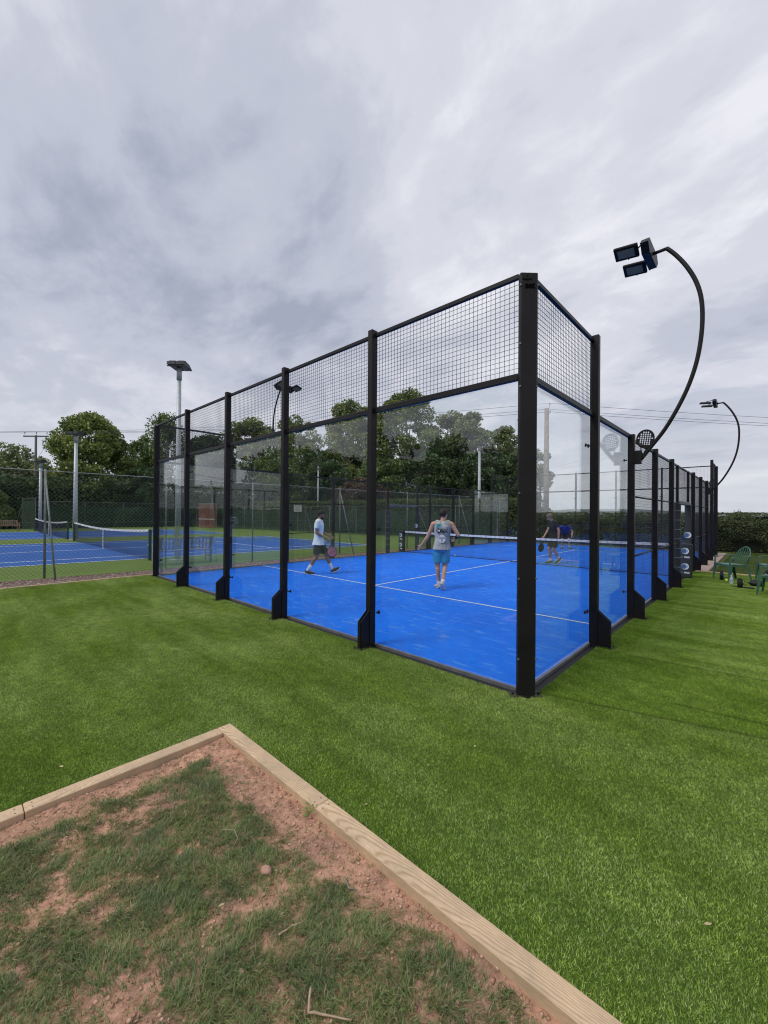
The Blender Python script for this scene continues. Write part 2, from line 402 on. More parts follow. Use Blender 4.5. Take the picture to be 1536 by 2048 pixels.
soil = ground_mat('red_clay_soil', [(0.25, (0.36, 0.19, 0.125)), (0.5, (0.56, 0.325, 0.225)), (0.75, (0.72, 0.46, 0.335))], 45,
                  [(3, (0.75, 0.75, 0.75), (1.2, 1.15, 1.1)), (14, (0.8, 0.8, 0.8), (1.15, 1.15, 1.15))], 0.9, 160, 1.0)
gravel_base = ground_mat('gravel_bed', [(0.3, (0.12, 0.08, 0.06)), (0.7, (0.30, 0.22, 0.18))], 60)
pebble = blade_mat('gravel_pebble', [(0.0, (0.16, 0.10, 0.08)), (0.4, (0.34, 0.24, 0.19)), (0.8, (0.46, 0.36, 0.31)), (1.0, (0.6, 0.55, 0.5))], [], 0.0, 0.9)
clod = blade_mat('soil_clod', [(0.0, (0.36, 0.19, 0.13)), (0.7, (0.55, 0.33, 0.24)), (1.0, (0.66, 0.42, 0.31))], [], 0.0, 1.0)
hillmat = ground_mat('hazy_wooded_hill', [(0.35, (0.09, 0.115, 0.11)), (0.65, (0.17, 0.20, 0.19))], 0.03, None, 0.1, 0.1)  # distance haze is put into this dull grey-blue woodland colour

# sawn softwood with growth rings
m, n, l, p = newmat('sawn_softwood'); nt = m.node_tree
tcn = n.new('ShaderNodeTexCoord'); mp = n.new('ShaderNodeMapping'); mp.inputs['Rotation'].default_value = (0, R(3.2), R(2.2)); mp.inputs['Location'].default_value = (0, 0.02, 0.05)
l.new(tcn.outputs['Object'], mp.inputs[0])
oi = n.new('ShaderNodeObjectInfo'); sc_ = n.new('ShaderNodeVectorMath'); sc_.operation = 'MULTIPLY'; sc_.inputs[1].default_value = (3.0, 0.06, 0.05)
l.new(oi.outputs['Random'], sc_.inputs[0]); ad = n.new('ShaderNodeVectorMath'); ad.operation = 'ADD'
l.new(mp.outputs[0], ad.inputs[0]); l.new(sc_.outputs[0], ad.inputs[1])
wv = n.new('ShaderNodeTexWave'); wv.wave_type = 'RINGS'; wv.rings_direction = 'X'
wv.inputs['Scale'].default_value = 58; wv.inputs['Distortion'].default_value = 7.0; wv.inputs['Detail'].default_value = 2; wv.inputs['Detail Scale'].default_value = 0.10; wv.inputs['Detail Roughness'].default_value = 0.4
l.new(ad.outputs[0], wv.inputs['Vector'])
c = ramp(nt, wv.outputs['Fac'], [(0.0, (0.50, 0.345, 0.205)), (0.3, (0.62, 0.45, 0.29)), (1.0, (0.67, 0.50, 0.335))])
c = mix(nt, c, ramp(nt, tex(nt, 'n', 5, 5, 0.6, 'World'), [(0.3, (0.78, 0.8, 0.8)), (0.7, (1.12, 1.1, 1.05))]), 1.0, 'MULTIPLY')
c = mix(nt, c, ramp(nt, tex(nt, 'n', 90, 4, 0.6, 'World', (0.25, 1, 1)), [(0.3, (0.86, 0.86, 0.86)), (0.7, (1.08, 1.08, 1.08))]), 1.0, 'MULTIPLY')
l.new(c, p.inputs['Base Color']); p.inputs['Roughness'].default_value = 0.8
l.new(bump(nt, wv.outputs['Fac'], 0.25, 0.003), p.inputs['Normal']); softwood = m

# red brick practice wall
brickm = simple('red_brick', (0.20, 0.07, 0.045), 0.9, 0, 0.35, 2)
mortar = simple('mortar', (0.28, 0.24, 0.2), 0.95)

# woven green windbreak, partly see-through
m, n, l, p = newmat('green_windbreak'); nt = m.node_tree
l.new(ramp(nt, tex(nt, 'n', 0.8, 4, 0.5, 'World'), [(0.3, (0.018, 0.045, 0.028)), (0.7, (0.035, 0.07, 0.045))]), p.inputs['Base Color'])
p.inputs['Roughness'].default_value = 0.9
t_ = n.new('ShaderNodeBsdfTransparent'); x_ = n.new('ShaderNodeMixShader'); x_.inputs[0].default_value = 0.66
l.new(t_.outputs[0], x_.inputs[1]); l.new(p.outputs[0], x_.inputs[2]); l.new(x_.outputs[0], n['Material Output'].inputs[0]); windbreak = m
m, n, l, p = newmat('clear_bottle'); p.inputs['Base Color'].default_value = (0.8, 0.88, 0.92, 1); p.inputs['Roughness'].default_value = 0.1
t_ = n.new('ShaderNodeBsdfTransparent'); x_ = n.new('ShaderNodeMixShader'); x_.inputs[0].default_value = 0.45
l.new(t_.outputs[0], x_.inputs[1]); l.new(p.outputs[0], x_.inputs[2]); l.new(x_.outputs[0], n['Material Output'].inputs[0]); clearplastic = m

def flat_curve(polys, thick, name='print', mat=None):
    """2D outlines (first outer, rest holes or islands) -> mesh in XY, thickness along Z"""
    cu = bpy.data.curves.new(name, 'CURVE'); cu.dimensions = '2D'; cu.fill_mode = 'BOTH'; cu.extrude = thick / 2
    for P in polys:
        s = cu.splines.new('POLY'); s.points.add(len(P) - 1)
        for i, q in enumerate(P): s.points[i].co = (q[0], q[1], 0, 1)
        s.use_cyclic_u = True
    ob = bpy.data.objects.new(name, cu); COL.objects.link(ob)
    dg = bpy.context.evaluated_depsgraph_get(); me = bpy.data.meshes.new_from_object(ob.evaluated_get(dg))
    bpy.data.objects.remove(ob); me.name = name
    if mat: me.materials.clear(); me.materials.append(mat)
    return me
def text_mesh(txt, size, thick, mat, name='lettering', bold=0.0, space=1.0):
    cu = bpy.data.curves.new(name, 'FONT'); cu.body = txt; cu.size = size; cu.extrude = thick / 2; cu.offset = bold; cu.space_character = space
    cu.align_x = 'CENTER'; cu.align_y = 'CENTER'; cu.resolution_u = 3
    ob = bpy.data.objects.new(name, cu); COL.objects.link(ob)
    dg = bpy.context.evaluated_depsgraph_get(); me = bpy.data.meshes.new_from_object(ob.evaluated_get(dg))
    bpy.data.objects.remove(ob); me.name = name
    me.materials.clear(); me.materials.append(mat); return me
def frame_obj(name, me, parent, origin, xdir, ydir):
    """place an XY mesh with its x along xdir and y along ydir"""
    x = Vector(xdir).normalized(); y = Vector(ydir); y = (y - x * y.dot(x)).normalized(); z = x.cross(y)
    o = link(name, me, parent)
    o.matrix_local = Matrix(((x.x, y.x, z.x, origin[0]), (x.y, y.y, z.y, origin[1]), (x.z, y.z, z.z, origin[2]), (0, 0, 0, 1)))
    return o
def circle(cx, cy_, r, n=16): return [(cx + r * math.cos(2 * math.pi * i / n), cy_ + r * math.sin(2 * math.pi * i / n)) for i in range(n)]
# ================================================================== SETTING
def sheet(name, rects, z, mat, thick=0.0, label=None):
    b = MB()
    for r in rects:
        if len(r) == 4 and not isinstance(r[0], tuple):
            x0, y0, x1, y1 = r; P = [(x0, y0), (x1, y0), (x1, y1), (x0, y1)]
        else: P = list(r)
        if thick: b.prism(P, lambda u, v, t: (u, v, t), z - thick, z)
        else: b.add([(x, y, z) for x, y in P], [tuple(range(len(P)))])
    o = b.build(name, mat); tag(o, kind='structure')
    if label: o['label'] = label
    return o
sheet('ground', [(-1500, -1500, 1500, 1500)], -0.06, field)
TURF = [(-10.25, -9.2, -1.385, -2.245), (-10.25, -2.245, 9.0, -0.12), (0.12, -0.12, 9.0, 11.8)]
sheet('artificial_turf', TURF, 0.0, turf_base, 0.05)
sheet('court_foundation', [(0.121, 11.96, 0.42, 20.4), (-10.3, 20.121, 0.12, 20.4)], 0.012, slab, 0.06)
sheet('padel_court', [(-10.0, 0.0, 0.0, 20.0)], 0.004, courtblue, 0.05)
sheet('court_edge', [(-10.12, -0.12, 0.12, 0.0), (-10.12, 20.0, 0.12, 20.12), (-10.12, 0.0, -10.0, 20.0), (0.0, 0.0, 0.12, 20.0)], -0.004, blackrub, 0.05)
sheet('court_line', [(-9.99, 3.025, -0.01, 3.075), (-9.99, 16.925, -0.01, 16.975), (-5.025, 3.079, -4.975, 16.921)], 0.0085, linewhite)
# gravel margin between the turf and the tennis courts
sheet('gravel_strip', [((-10.34, -9.2), (-10.34, 22.5), (-10.75, 22.5), (-11.15, 3.0), (-11.75, -4.5), (-12.1, -9.2))], -0.012, gravel_base, 0.04)
# the tennis courts: everything laid out on axes u (along the nets) and v (along the sidelines)
def TC(u, v): return (-14.02 - u + 0.075 * (v), 1.0 + v)
def tq(u0, v0, u1, v1): return [TC(u0, v0), TC(u0, v1), TC(u1, v1), TC(u1, v0)]
sheet('tennis_surround', [((-12.1, -9.2), (-11.75, -4.5), (-11.15, 3.0), (-10.76, 22.3), (-46, 17.5), (-49, 16), (-49, -30), (-12.1, -30))], -0.012, tennisgreen, 0.04)
COURTS = []
for u0 in (0.62, 16.3):
    COURTS.append((u0, u0 + 10.97, -10.9, 10.75))
sheet('tennis_court', [tq(a, c, b, d) for a, b, c, d in COURTS], -0.004, tennisblue, 0.0)
LN = []
w = 0.045
for a, b, c, d in COURTS:
    LN += [tq(a, c, a + 2 * w, d), tq(b - 2 * w, c, b, d), tq(a + 2 * w, c, b - 2 * w, c + 2 * w), tq(a + 2 * w, d - 2 * w, b - 2 * w, d)]
    s0, s1 = a + 1.37, b - 1.37
    LN += [tq(s0, c + 2 * w, s0 + 2 * w, d - 2 * w), tq(s1 - 2 * w, c + 2 * w, s1, d - 2 * w)]
    LN += [tq(s0 + 2 * w, 5.8, s1 - 2 * w, 5.8 + 2 * w), tq(s0 + 2 * w, -5.9, s1 - 2 * w, -5.9 + 2 * w)]
    mid_ = (s0 + s1) / 2
    LN += [tq(mid_ - w, -5.9 + 2 * w, mid_ + w, 5.8)]
sheet('tennis_line', LN, 0.0, linewhite)

# distant low wooded ridge on the horizon
b = MB(); NR = 160; V = []; F = []
for i in range(NR + 1):
    a = R(-40 + 200 * i / NR)
    for k, (rr, f) in enumerate(((560, 0.0), (640, 0.75), (760, 1.0), (1100, 0.5))):
        h = (5.5 + 5.0 * mnoise.noise(Vector((a * 4, 0.3, 0))) + 1.3 * mnoise.noise(Vector((a * 55, k, 0))) + (5.0 if R(95) < a < R(118) else 0) * math.sin((a - R(95)) / R(23) * math.pi)) * f
        V.append((rr * math.cos(a), rr * math.sin(a), h - 0.05))
for i in range(NR):
    for k in range(3): F.append((i * 4 + k, i * 4 + k + 1, (i + 1) * 4 + k + 1, (i + 1) * 4 + k))
tag(MB().add(V, F).build('hills', hillmat, smooth=True), kind='structure')

# ---- turf pile: real yarn blades, one tile instanced over the lawn
def blade_tile(name, n, size, h, w_, lean, mat, seed):
    r = np.random.default_rng(seed)
    x = r.uniform(-size / 2, size / 2, n); y = r.uniform(-size / 2, size / 2, n)
    a = r.uniform(0, 2 * np.pi, n); ln = r.uniform(0.5, 1.0, n) * h; t = r.uniform(lean[0], lean[1], n)
    dx = np.cos(a) * np.sin(t); dy = np.sin(a) * np.sin(t); dz = np.cos(t)
    wa = r.uniform(0, np.pi, n); wx = np.cos(wa) * w_ / 2; wy = np.sin(wa) * w_ / 2
    V = np.empty((n, 3, 3), np.float32)
    V[:, 0] = np.stack([x - wx, y - wy, np.zeros(n)], 1); V[:, 1] = np.stack([x + wx, y + wy, np.zeros(n)], 1)
    V[:, 2] = np.stack([x + dx * ln, y + dy * ln, dz * ln], 1)
    return npmesh(name, V.reshape(-1, 3), np.arange(n * 3).reshape(-1, 3), mat)
def tile_field(name, me, rect, z, tile, label, scale_z=1.0):
    x0, y0, x1, y1 = rect
    nx = max(1, round((x1 - x0) / tile)); ny = max(1, round((y1 - y0) / tile))
    sx = (x1 - x0) / nx / tile; sy = (y1 - y0) / ny / tile
    o = link(name, me); tag(o, label, kind='stuff')
    ng = bpy.data.node_groups.new('lay_tiles', 'GeometryNodeTree')
    ng.interface.new_socket('Geometry', in_out='INPUT', socket_type='NodeSocketGeometry')
    ng.interface.new_socket('Geometry', in_out='OUTPUT', socket_type='NodeSocketGeometry')
    N, L = ng.nodes, ng.links
    gi = N.new('NodeGroupInput'); go = N.new('NodeGroupOutput')
    gr = N.new('GeometryNodeMeshGrid'); gr.inputs['Size X'].default_value = (nx - 1) * sx * tile if nx > 1 else 0.0001
    gr.inputs['Size Y'].default_value = (ny - 1) * sy * tile if ny > 1 else 0.0001
    gr.inputs['Vertices X'].default_value = max(2, nx); gr.inputs['Vertices Y'].default_value = max(2, ny)
    tr_ = N.new('GeometryNodeTransform'); tr_.inputs['Translation'].default_value = ((x0 + x1) / 2, (y0 + y1) / 2, z)
    L.new(gr.outputs['Mesh'], tr_.inputs['Geometry'])
    ip = N.new('GeometryNodeInstanceOnPoints'); L.new(tr_.outputs[0], ip.inputs['Points']); L.new(gi.outputs[0], ip.inputs['Instance'])
    rv = N.new('FunctionNodeRandomValue'); rv.data_type = 'INT'; rv.inputs['Min'].default_value = 0 if False else 0
    for s_ in rv.inputs:
        if s_.type == 'INT' and s_.name == 'Min': s_.default_value = 0
        if s_.type == 'INT' and s_.name == 'Max': s_.default_value = 1
    outp = [s_ for s_ in rv.outputs if s_.type == 'INT'][0]
    mu = N.new('ShaderNodeMath'); mu.operation = 'MULTIPLY'; mu.inputs[1].default_value = math.pi
    L.new(outp, mu.inputs[0])
    cx = N.new('ShaderNodeCombineXYZ'); L.new(mu.outputs[0], cx.inputs[2])
    L.new(cx.outputs[0], ip.inputs['Rotation'])
    ip.inputs['Scale'].default_value = (sx, sy, scale_z)
    L.new(ip.outputs[0], go.inputs[0])
    md = o.modifiers.new('lay_tiles', 'NODES'); md.node_group = ng
    return o
tile_me = blade_tile('turf_tile', 14000, 0.5, 0.020, 0.0030, (0.2, 0.95), turfblade, 3)
for rct in TURF:
    tile_field('turf_pile', tile_me, rct, 0.0, 0.5, 'bright green artificial grass pile laid round the blue padel court')
lawn_me = blade_tile('lawn_tile', 2600, 0.8, 0.06, 0.007, (0.1, 0.9), lawnblade, 5)
tile_field('lawn_grass', lawn_me, (0.55, 11.95, 12.0, 22.4), -0.06, 0.8, 'thin natural grass between the turf edge and the field hedge')

# ---- the red soil bed in front, with its crumbs, gravel and grass tufts
def soil_h(x, y):
    return -0.010 + 0.014 * mnoise.noise(Vector((x * 2.3, y * 2.3, 1))) + 0.010 * mnoise.noise(Vector((x * 8, y * 8, 4))) + 0.006 * mnoise.noise(Vector((x * 26, y * 26, 7))) + 0.003 * mnoise.noise(Vector((x * 70, y * 70, 2)))
bx0, by0, bx1, by1 = -1.285, -4.6, 2.2, -2.345
nx, ny = 340, 220
xs = np.linspace(bx0, bx1, nx); ys = np.linspace(by0, by1, ny)
V = [(x, y, soil_h(x, y)) for y in ys for x in xs]
ii = np.arange((ny - 1) * (nx - 1)); jx = ii % (nx - 1); jy = ii // (nx - 1); q = jy * nx + jx
F = np.stack([q, q + 1, q + nx + 1, q + nx], 1)
tag(link('soil', npmesh('soil', V, F, soil, True)), 'red clay soil bed framed by pale timber edging', kind='structure')
def lumps(name, n, rect, size, mat, label, hfun, keep=None, flat=0.6, seed=2, bias=None):
    r = random.Random(seed); V = []; F = []
    base = [(0, 0, 1), (0, 0, -1), (1, 0, 0), (-1, 0, 0), (0, 1, 0), (0, -1, 0), (.7, .7, .2), (-.7, .7, -.1), (-.7, -.7, .2), (.7, -.7, -.1)]
    ft = [(0, 2, 6), (0, 6, 4), (0, 4, 7), (0, 7, 3), (0, 3, 8), (0, 8, 5), (0, 5, 9), (0, 9, 2), (1, 6, 2), (1, 4, 6), (1, 7, 4), (1, 3, 7), (1, 8, 3), (1, 5, 8), (1, 9, 5), (1, 2, 9)]
    k = 0
    while k < n:
        x = r.uniform(rect[0], rect[2]); y = r.uniform(rect[1], rect[3])
        if keep and not keep(x, y, r): continue
        k += 1
        s = size[0] + (size[1] - size[0]) * r.random() ** 3; z = hfun(x, y); a = r.uniform(0, 6.28); e = r.uniform(0.65, 1.2)
        ca, sa = math.cos(a), math.sin(a); n0 = len(V)
        for p in base:
            j = r.uniform(0.72, 1.15); px, py, pz = p[0] * s * j, p[1] * s * e * j, p[2] * s * flat * j
            V.append((x + px * ca - py * sa, y + px * sa + py * ca, z + pz + s * 0.2))
        F += [tuple(i + n0 for i in f) for f in ft]
    o = link(name, npmesh(name, V, F, mat)); return tag(o, label, kind='stuff')
def bare(x, y): return mnoise.noise(Vector((x * 3.1 + 3.3, y * 3.1, 11))) * 0.8 + mnoise.noise(Vector((x * 9, y * 9, 3))) * 0.45
def edge_bare(x, y):
    d = min((-2.345 - y) * (1.0 if x < 0.25 else 1.0 + 5 * min(1, x - 0.25)), (x + 1.285) * 1.2); e = max(0, 1 - d / 0.26); return e
lumps('soil_crumb', 9000, (bx0, by0 + 0.9, bx1, by1), (0.0018, 0.011), clod, 'loose crumbs of red clay on the bed', soil_h,
      lambda x, y, r: r.random() < 0.18 + 1.2 * edge_bare(x, y) + max(0, 0.4 - 1.5 * bare(x, y)), 0.7)
def strip_ok(x, y, r):
    return x < -10.36 and x > -11.75 + 0.08 * (y + 4.5) - 0.02
lumps('gravel', 9000, (-12.1, -7, -10.36, 22), (0.008, 0.034), pebble, 'brown and grey gravel along the foot of the tennis fence', lambda x, y: -0.012, strip_ok, 0.6, 4)

def grass_blades(name, n, rect, mask, h, w_, mat, label, hfun, seed, clump=True):
    r = random.Random(seed); V = []; F = []; k = 0; tries = 0
    while k < n and tries < n * 40:
        tries += 1
        x = r.uniform(rect[0], rect[2]); y = r.uniform(rect[1], rect[3]); mval = mask(x, y)
        if r.random() > mval: continue
        z = hfun(x, y)
        tuft_dir = 6.28 * mnoise.noise(Vector((x * 4, y * 4, 20)))
        for _ in range(3):
            k += 1
            a = tuft_dir + r.gauss(0, 1.3); L = h * r.uniform(0.45, 1.0) * (0.55 + 0.6 * min(1, mval)); ln = r.uniform(0.35, 1.25)
            x1 = x + r.gauss(0, 0.007); y1 = y + r.gauss(0, 0.007)
            cx, sx = math.cos(a), math.sin(a); n0 = len(V); ww = w_ * r.uniform(0.6, 1.1)
            tw = a + 1.57 + r.uniform(-0.5, 0.5); wx, wy = math.cos(tw) * ww / 2, math.sin(tw) * ww / 2
            for i, (t, wf) in enumerate(((0, 1.0), (0.4, 0.95), (0.75, 0.6))):
                ang = ln * (0.4 + 0.9 * t); px = L * t * math.sin(ang); pz = L * t * math.cos(ang)
                V.append((x1 + cx * px - wx * wf, y1 + sx * px - wy * wf, z + pz)); V.append((x1 + cx * px + wx * wf, y1 + sx * px + wy * wf, z + pz))
            ang = min(1.75, ln * 1.35); V.append((x1 + cx * L * math.sin(ang), y1 + sx * L * math.sin(ang), z + max(0.004, L * math.cos(ang))))
            F += [(n0, n0 + 1, n0 + 3), (n0, n0 + 3, n0 + 2), (n0 + 2, n0 + 3, n0 + 5), (n0 + 2, n0 + 5, n0 + 4), (n0 + 4, n0 + 5, n0 + 6)]
    o = link(name, npmesh(name, V, F, mat)); return tag(o, label, kind='stuff')
def gmask(x, y):
    v = 0.48 * bare(x, y) + 0.37 - 1.25 * edge_bare(x, y) ** 1.1 + 0.42 * mnoise.noise(Vector((x * 13, y * 13, 5))) + 0.24 * mnoise.noise(Vector((x * 34, y * 34, 8)))
    return max(0.0, min(1.0, v * 1.5)) ** 1.2 + 0.05
grass_blades('grass_tuft', 150000, (bx0 + 0.01, by0 + 0.8, bx1, by1 - 0.01), gmask, 0.047, 0.0026, roughblade,
             'dark green rough grass growing in tufts on the red soil bed', soil_h, 9)

# pale timber edging of the bed
te = thing('timber_edging', (-1.335, -2.29, 0), 0, 'pale sawn timber edging boards framing the red soil bed', 'timber edging')
screw_me = MB().tube([(0, 0, -0.004), (0, 0, 0.0008)], 0.0042, 8).mesh('screw', simple('rusty_screw', (0.06, 0.05, 0.045), 0.6))
def board(x0, y0, x1, y1, z0=-0.07, z1=0.032):
    lx, ly = x1 - x0, y1 - y0
    horiz = lx > ly
    b = MB(); L_, w_ = (lx, ly) if horiz else (ly, lx)
    b.cbox((0, 0, 0), (L_, w_, z1 - z0), 0.004)
    o = b.build('board', softwood, te)
    o.location = ((x0 + x1) / 2 + 1.335, (y0 + y1) / 2 + 2.29, (z0 + z1) / 2)
    if not horiz: o.rotation_euler.z = R(90)
    for ex in (-1, 1):
        for ey in (-0.025, 0.02):
            link('screw', screw_me, o, (ex * (L_ / 2 - 0.035), ey, (z1 - z0) / 2))
board(-1.385, -2.345, -0.158, -2.245); board(-0.154, -2.347, 1.62, -2.246, -0.07, 0.034)
board(-1.385, -3.475, -1.287, -2.348); board(-1.386, -5.2, -1.288, -3.479, -0.07, 0.030)
board(1.624, -2.345, 3.4, -2.245)
# thin turf boards: along the gravel and across the far end of the turf
ge = thing('turf_edge_board', (-10.3, 0, 0), 0, 'thin pale timber board between artificial turf and gravel strip', 'timber edging')
MB().box((0, 0, 0), (0.07, 9.0, 0.09)).build('board', softwood, ge, loc=(0.0, -4.62, -0.025))
fe = thing('turf_end_board', (5, 11.88, 0), 0, 'thin pale timber board ending the turf behind the green chairs', 'timber edging')
MB().box((0, 0, 0), (9.7, 0.07, 0.1)).build('board', softwood, fe, loc=(0.0, 0, -0.02))

# stone, sticks, leaves
def rock(name, loc, s, mat, label, cat, seed):
    b = MB().ell((0, 0, 0), s, 12, 8); r = random.Random(seed)
    b.v = [tuple(c * (1 + 0.22 * mnoise.noise(Vector((v[0] * 40 + seed, v[1] * 40, v[2] * 40)))) for c in v) for v in b.v]
    o = b.build(name, mat, None, True, loc, r.uniform(0, 3)); return tag(o, label, cat)
rockm = simple('pink_sandstone', (0.46, 0.27, 0.20), 0.95, 0, 0.3, 20, 0.6, 80)
rock('stone', (-0.02, -2.735, 0.008), (0.026, 0.022, 0.018), rockm, 'round pink stone lying in the grass of the soil bed', 'stone', 3)
rock('pebble', (0.29, -3.02, 0.0), (0.009, 0.012, 0.008), rockm, 'small pink pebble near the bottom of the soil bed', 'stone', 5)
twigm = simple('dry_twig', (0.40, 0.29, 0.19), 0.85, 0, 0.25, 30)
twigg = simple('grey_twig', (0.25, 0.22, 0.17), 0.9, 0, 0.3, 30)
def twig(name, pts, r, mat, label):
    c = Vector(pts[0]); P = [Vector(p) - c for p in pts]
    Q = []
    for i in range(len(P) - 1):
        for k in range(4):
            t = k / 4; q_ = P[i].lerp(P[i + 1], t); Q.append(q_ + Vector((random.gauss(0, .0012), random.gauss(0, .0012), 0)))
    Q.append(P[-1]); rad = [r * (1 - 0.5 * i / len(Q)) * random.uniform(0.85, 1.15) for i in range(len(Q))]
    o = MB().tube(Q, rad, 6).build(name, mat, None, True, tuple(c)); return tag(o, label, 'twig')
twig('twig', [(0.53, -2.885, 0.02), (0.575, -2.93, 0.012), (0.615, -2.90, 0.012), (0.70, -2.845, 0.016)], 0.0055, twigm, 'bent pale twig at the bottom edge of the soil bed')
twig('twig', [(0.28, -2.51, 0.01), (0.33, -2.525, 0.006), (0.365, -2.505, 0.006)], 0.0052, twigg, 'short grey stick half in the soil near the timber edging')
twig('twig', [(0.345, -2.455, 0.004), (0.37, -2.44, 0.005), (0.405, -2.392, 0.005)], 0.0028, twigm, 'thin pale twig on bare soil by the long timber board')
twig('twig', [(0.285, -2.86, 0.012), (0.292, -2.80, 0.012), (0.31, -2.765, 0.01)], 0.0050, twigm, 'stubby straw coloured stick lying in the rough grass')
twig('root', [(-0.38, -2.78, 0.03), (-0.33, -2.74, 0.035), (-0.27, -2.75, 0.03), (-0.25, -2.79, 0.012)], 0.002, twigm, 'curled dry root poking out of the grass')
def leafthing(loc, s, a, mat, label):
    V = [(-s, 0, 0.002), (-s * .3, s * .35, 0.006), (s * .6, s * .3, 0.004), (s, 0, 0.008), (s * .5, -s * .3, 0.005), (-s * .4, -s * .3, 0.003), (0, 0, 0.001)]
    o = MB().add(V, [(6, i, (i + 1) % 6) for i in range(6)]).build('fallen_leaf', mat, None, False, loc, a); return tag(o, label, 'leaf')
leafm = simple('dry_leaf', (0.5, 0.42, 0.24), 0.7)
leafthing((1.53, -1.63, 0.022), 0.016, 0.7, leafm, 'small dry yellow leaf on the turf at right')
leafthing((-1.66, -3.26, 0.022), 0.02, 0.5, leafm, 'pale leaf on the turf left of the timber edging')
leafthing((0.02, -2.97, 0.03), 0.014, 1.2, leafm, 'pale leaf scrap in the rough grass below the stone')
fl = random.Random(4); V = []; F = []
for k in range(90):
    x = fl.uniform(-8, 4); y = fl.uniform(-2.1, 9) if x > 0.3 else fl.uniform(-2.2, -0.3) if x > -1.3 else fl.uniform(-6, -0.3); s_ = fl.uniform(.004, .013); a = fl.uniform(0, 6.28); n0 = len(V)
    c_, d_ = math.cos(a) * s_, math.sin(a) * s_; z = 0.019
    V += [(x - c_, y - d_, z), (x + d_ * .5, y - c_ * .5, z + .002), (x + c_, y + d_, z + .003), (x - d_ * .5, y + c_ * .5, z + .001)]; F.append((n0, n0 + 1, n0 + 2, n0 + 3))
tag(link('turf_litter', npmesh('turf_litter', V, F, leafm)), 'tiny pale leaf scraps scattered over the artificial turf', kind='stuff')
# weed beside the board joint
wd = thing('weed', (-0.175, -2.372, -0.005), 0, 'small bright green weed sprouting beside the joint of the long timber board', 'weed')
weedm = simple('fresh_weed', (0.13, 0.24, 0.035), 0.5)
for k in range(16):
    a = random.uniform(0, 6.28); rr = random.uniform(0.01, 0.035); s = random.uniform(0.006, 0.011)
    b = MB(); p = Vector((rr * math.cos(a), rr * math.sin(a), random.uniform(0.012, 0.038)))
    b.tube([(0, 0, 0), p * 0.6, p], 0.0008, 3)
    d = Vector((math.cos(a), math.sin(a), 0.2)); n_ = Vector((-math.sin(a), math.cos(a), 0))
    b.add([p, p + d * s + n_ * s * .7, p + d * 2 * s, p + d * s - n_ * s * .7], [(0, 1, 2, 3)])
    b.build('leaf', weedm, wd)

# ================================================================== PADEL CAGE
cage = thing('padel_cage', (0, 0, 0), 0, 'black steel and glass cage enclosing the blue padel court, mesh above the glass', 'padel cage')
PW, PD = 0.08, 0.10
def post_mesh(h, gus, base=True):
    """local: wall runs along x, outside is -y, inner face of post at y=-0.016"""
    b = MB(); b.cbox((0, -0.016 - PD / 2, h / 2), (PW, PD, h), 0.004)
    y0 = -0.016 - PD
    if gus:
        for sx in (-0.022, 0.022):
            b.prism([(y0 + 0.004, 0.0), (y0 - 0.15, 0.0), (y0 - 0.15, 0.34), (y0 + 0.004, 0.47)], lambda u, v, t: (t, u, v), sx - 0.006, sx + 0.006)
        b.box((0, y0 - 0.146, 0.17), (0.056, 0.008, 0.34))
    pm = b.mesh('post', black); 
    b = MB()
    if base:
        b.box((0, -0.15, 0.004), (0.15, 0.31 if gus else 0.2, 0.008))
        for sx in (-0.058, 0.058):
            for sy in ((-0.285, -0.17) if gus else (-0.23, -0.1)):
                b.cyl((sx, sy, 0.006), (sx, sy, 0.024), 0.009, 6)
    return pm, (b.mesh('base_plate', black) if base else None)
pm4, bpm = post_mesh(4.05, True); pm3, _ = post_mesh(3.05, True); 
boltm = MB().cyl((0, 0.004, 0), (0, -0.012, 0), 0.009, 8).mesh('bolt', alu)
def put(name, me, parent, loc, rotz):
    return link(name, me, parent, loc, rotz)
def add_post(x, y, rz, h):
    po = put('post', pm4 if h > 3.5 else pm3, cage, (x, y, 0), rz)
    put('base_plate', bpm, po, (0, 0, 0), 0)
    return po
# ends: y=0 (outside -y) and y=20 (outside +y); sides: x=0 (outside +x), x=-10 (outside -x)
for i in range(1, 5):
    add_post(-2.0 * i, 0, 0, 4); add_post(-2.0 * i, 20, math.pi, 4)
for sy_, rz, x in ((1, R(90), 0.0), (-1, R(-90), -10.0)):
    for y, h in ((2, 4), (4, 3), (6, 3), (8, 3), (12, 3), (14, 3), (16, 3), (18, 4)):
        add_post(x, y, rz, h)
# corner posts: flat face set at 45 degrees with two flanges
def corner_mesh():
    b = MB()
    # local frame: outside is -y (then turned 45 deg)
    prof = [(-0.084, 0.0), (-0.084, -0.040), (-0.074, -0.05), (0.074, -0.05), (0.084, -0.040), (0.084, 0.0), (0.03, 0.055), (-0.03, 0.055)]
    b.prism(prof, lambda u, v, t: (u, v, t), 0.0, 3.965)
    m_ = b.mesh('corner_post', black)
    b = MB(); b.box((0, 0.0, 0.004), (0.30, 0.14, 0.008))
    for sx in (-0.122, 0.122):
        b.cyl((sx, -0.02, 0.006), (sx, -0.02, 0.032), 0.012, 6)
    return m_, b.mesh('base_plate', black)
cm, cbp = corner_mesh()
corners = [(0.045, -0.045, R(45)), (-10.045, -0.045, R(-45)), (0.045, 20.045, R(135)), (-10.045, 20.045, R(-135))]
first_corner = None
for x, y, rz in corners:
    po = put('corner_post', cm, cage, (x, y, 0), rz); put('base_plate', cbp, po, (0, 0, 0), 0)
    for z in (0.35, 1.1, 1.9, 2.9, 3.3, 3.85):
        for s in (-1, 1): put('bolt', boltm, po, (s * 0.079, -0.045, z), s * R(35))
    if first_corner is None: first_corner = po
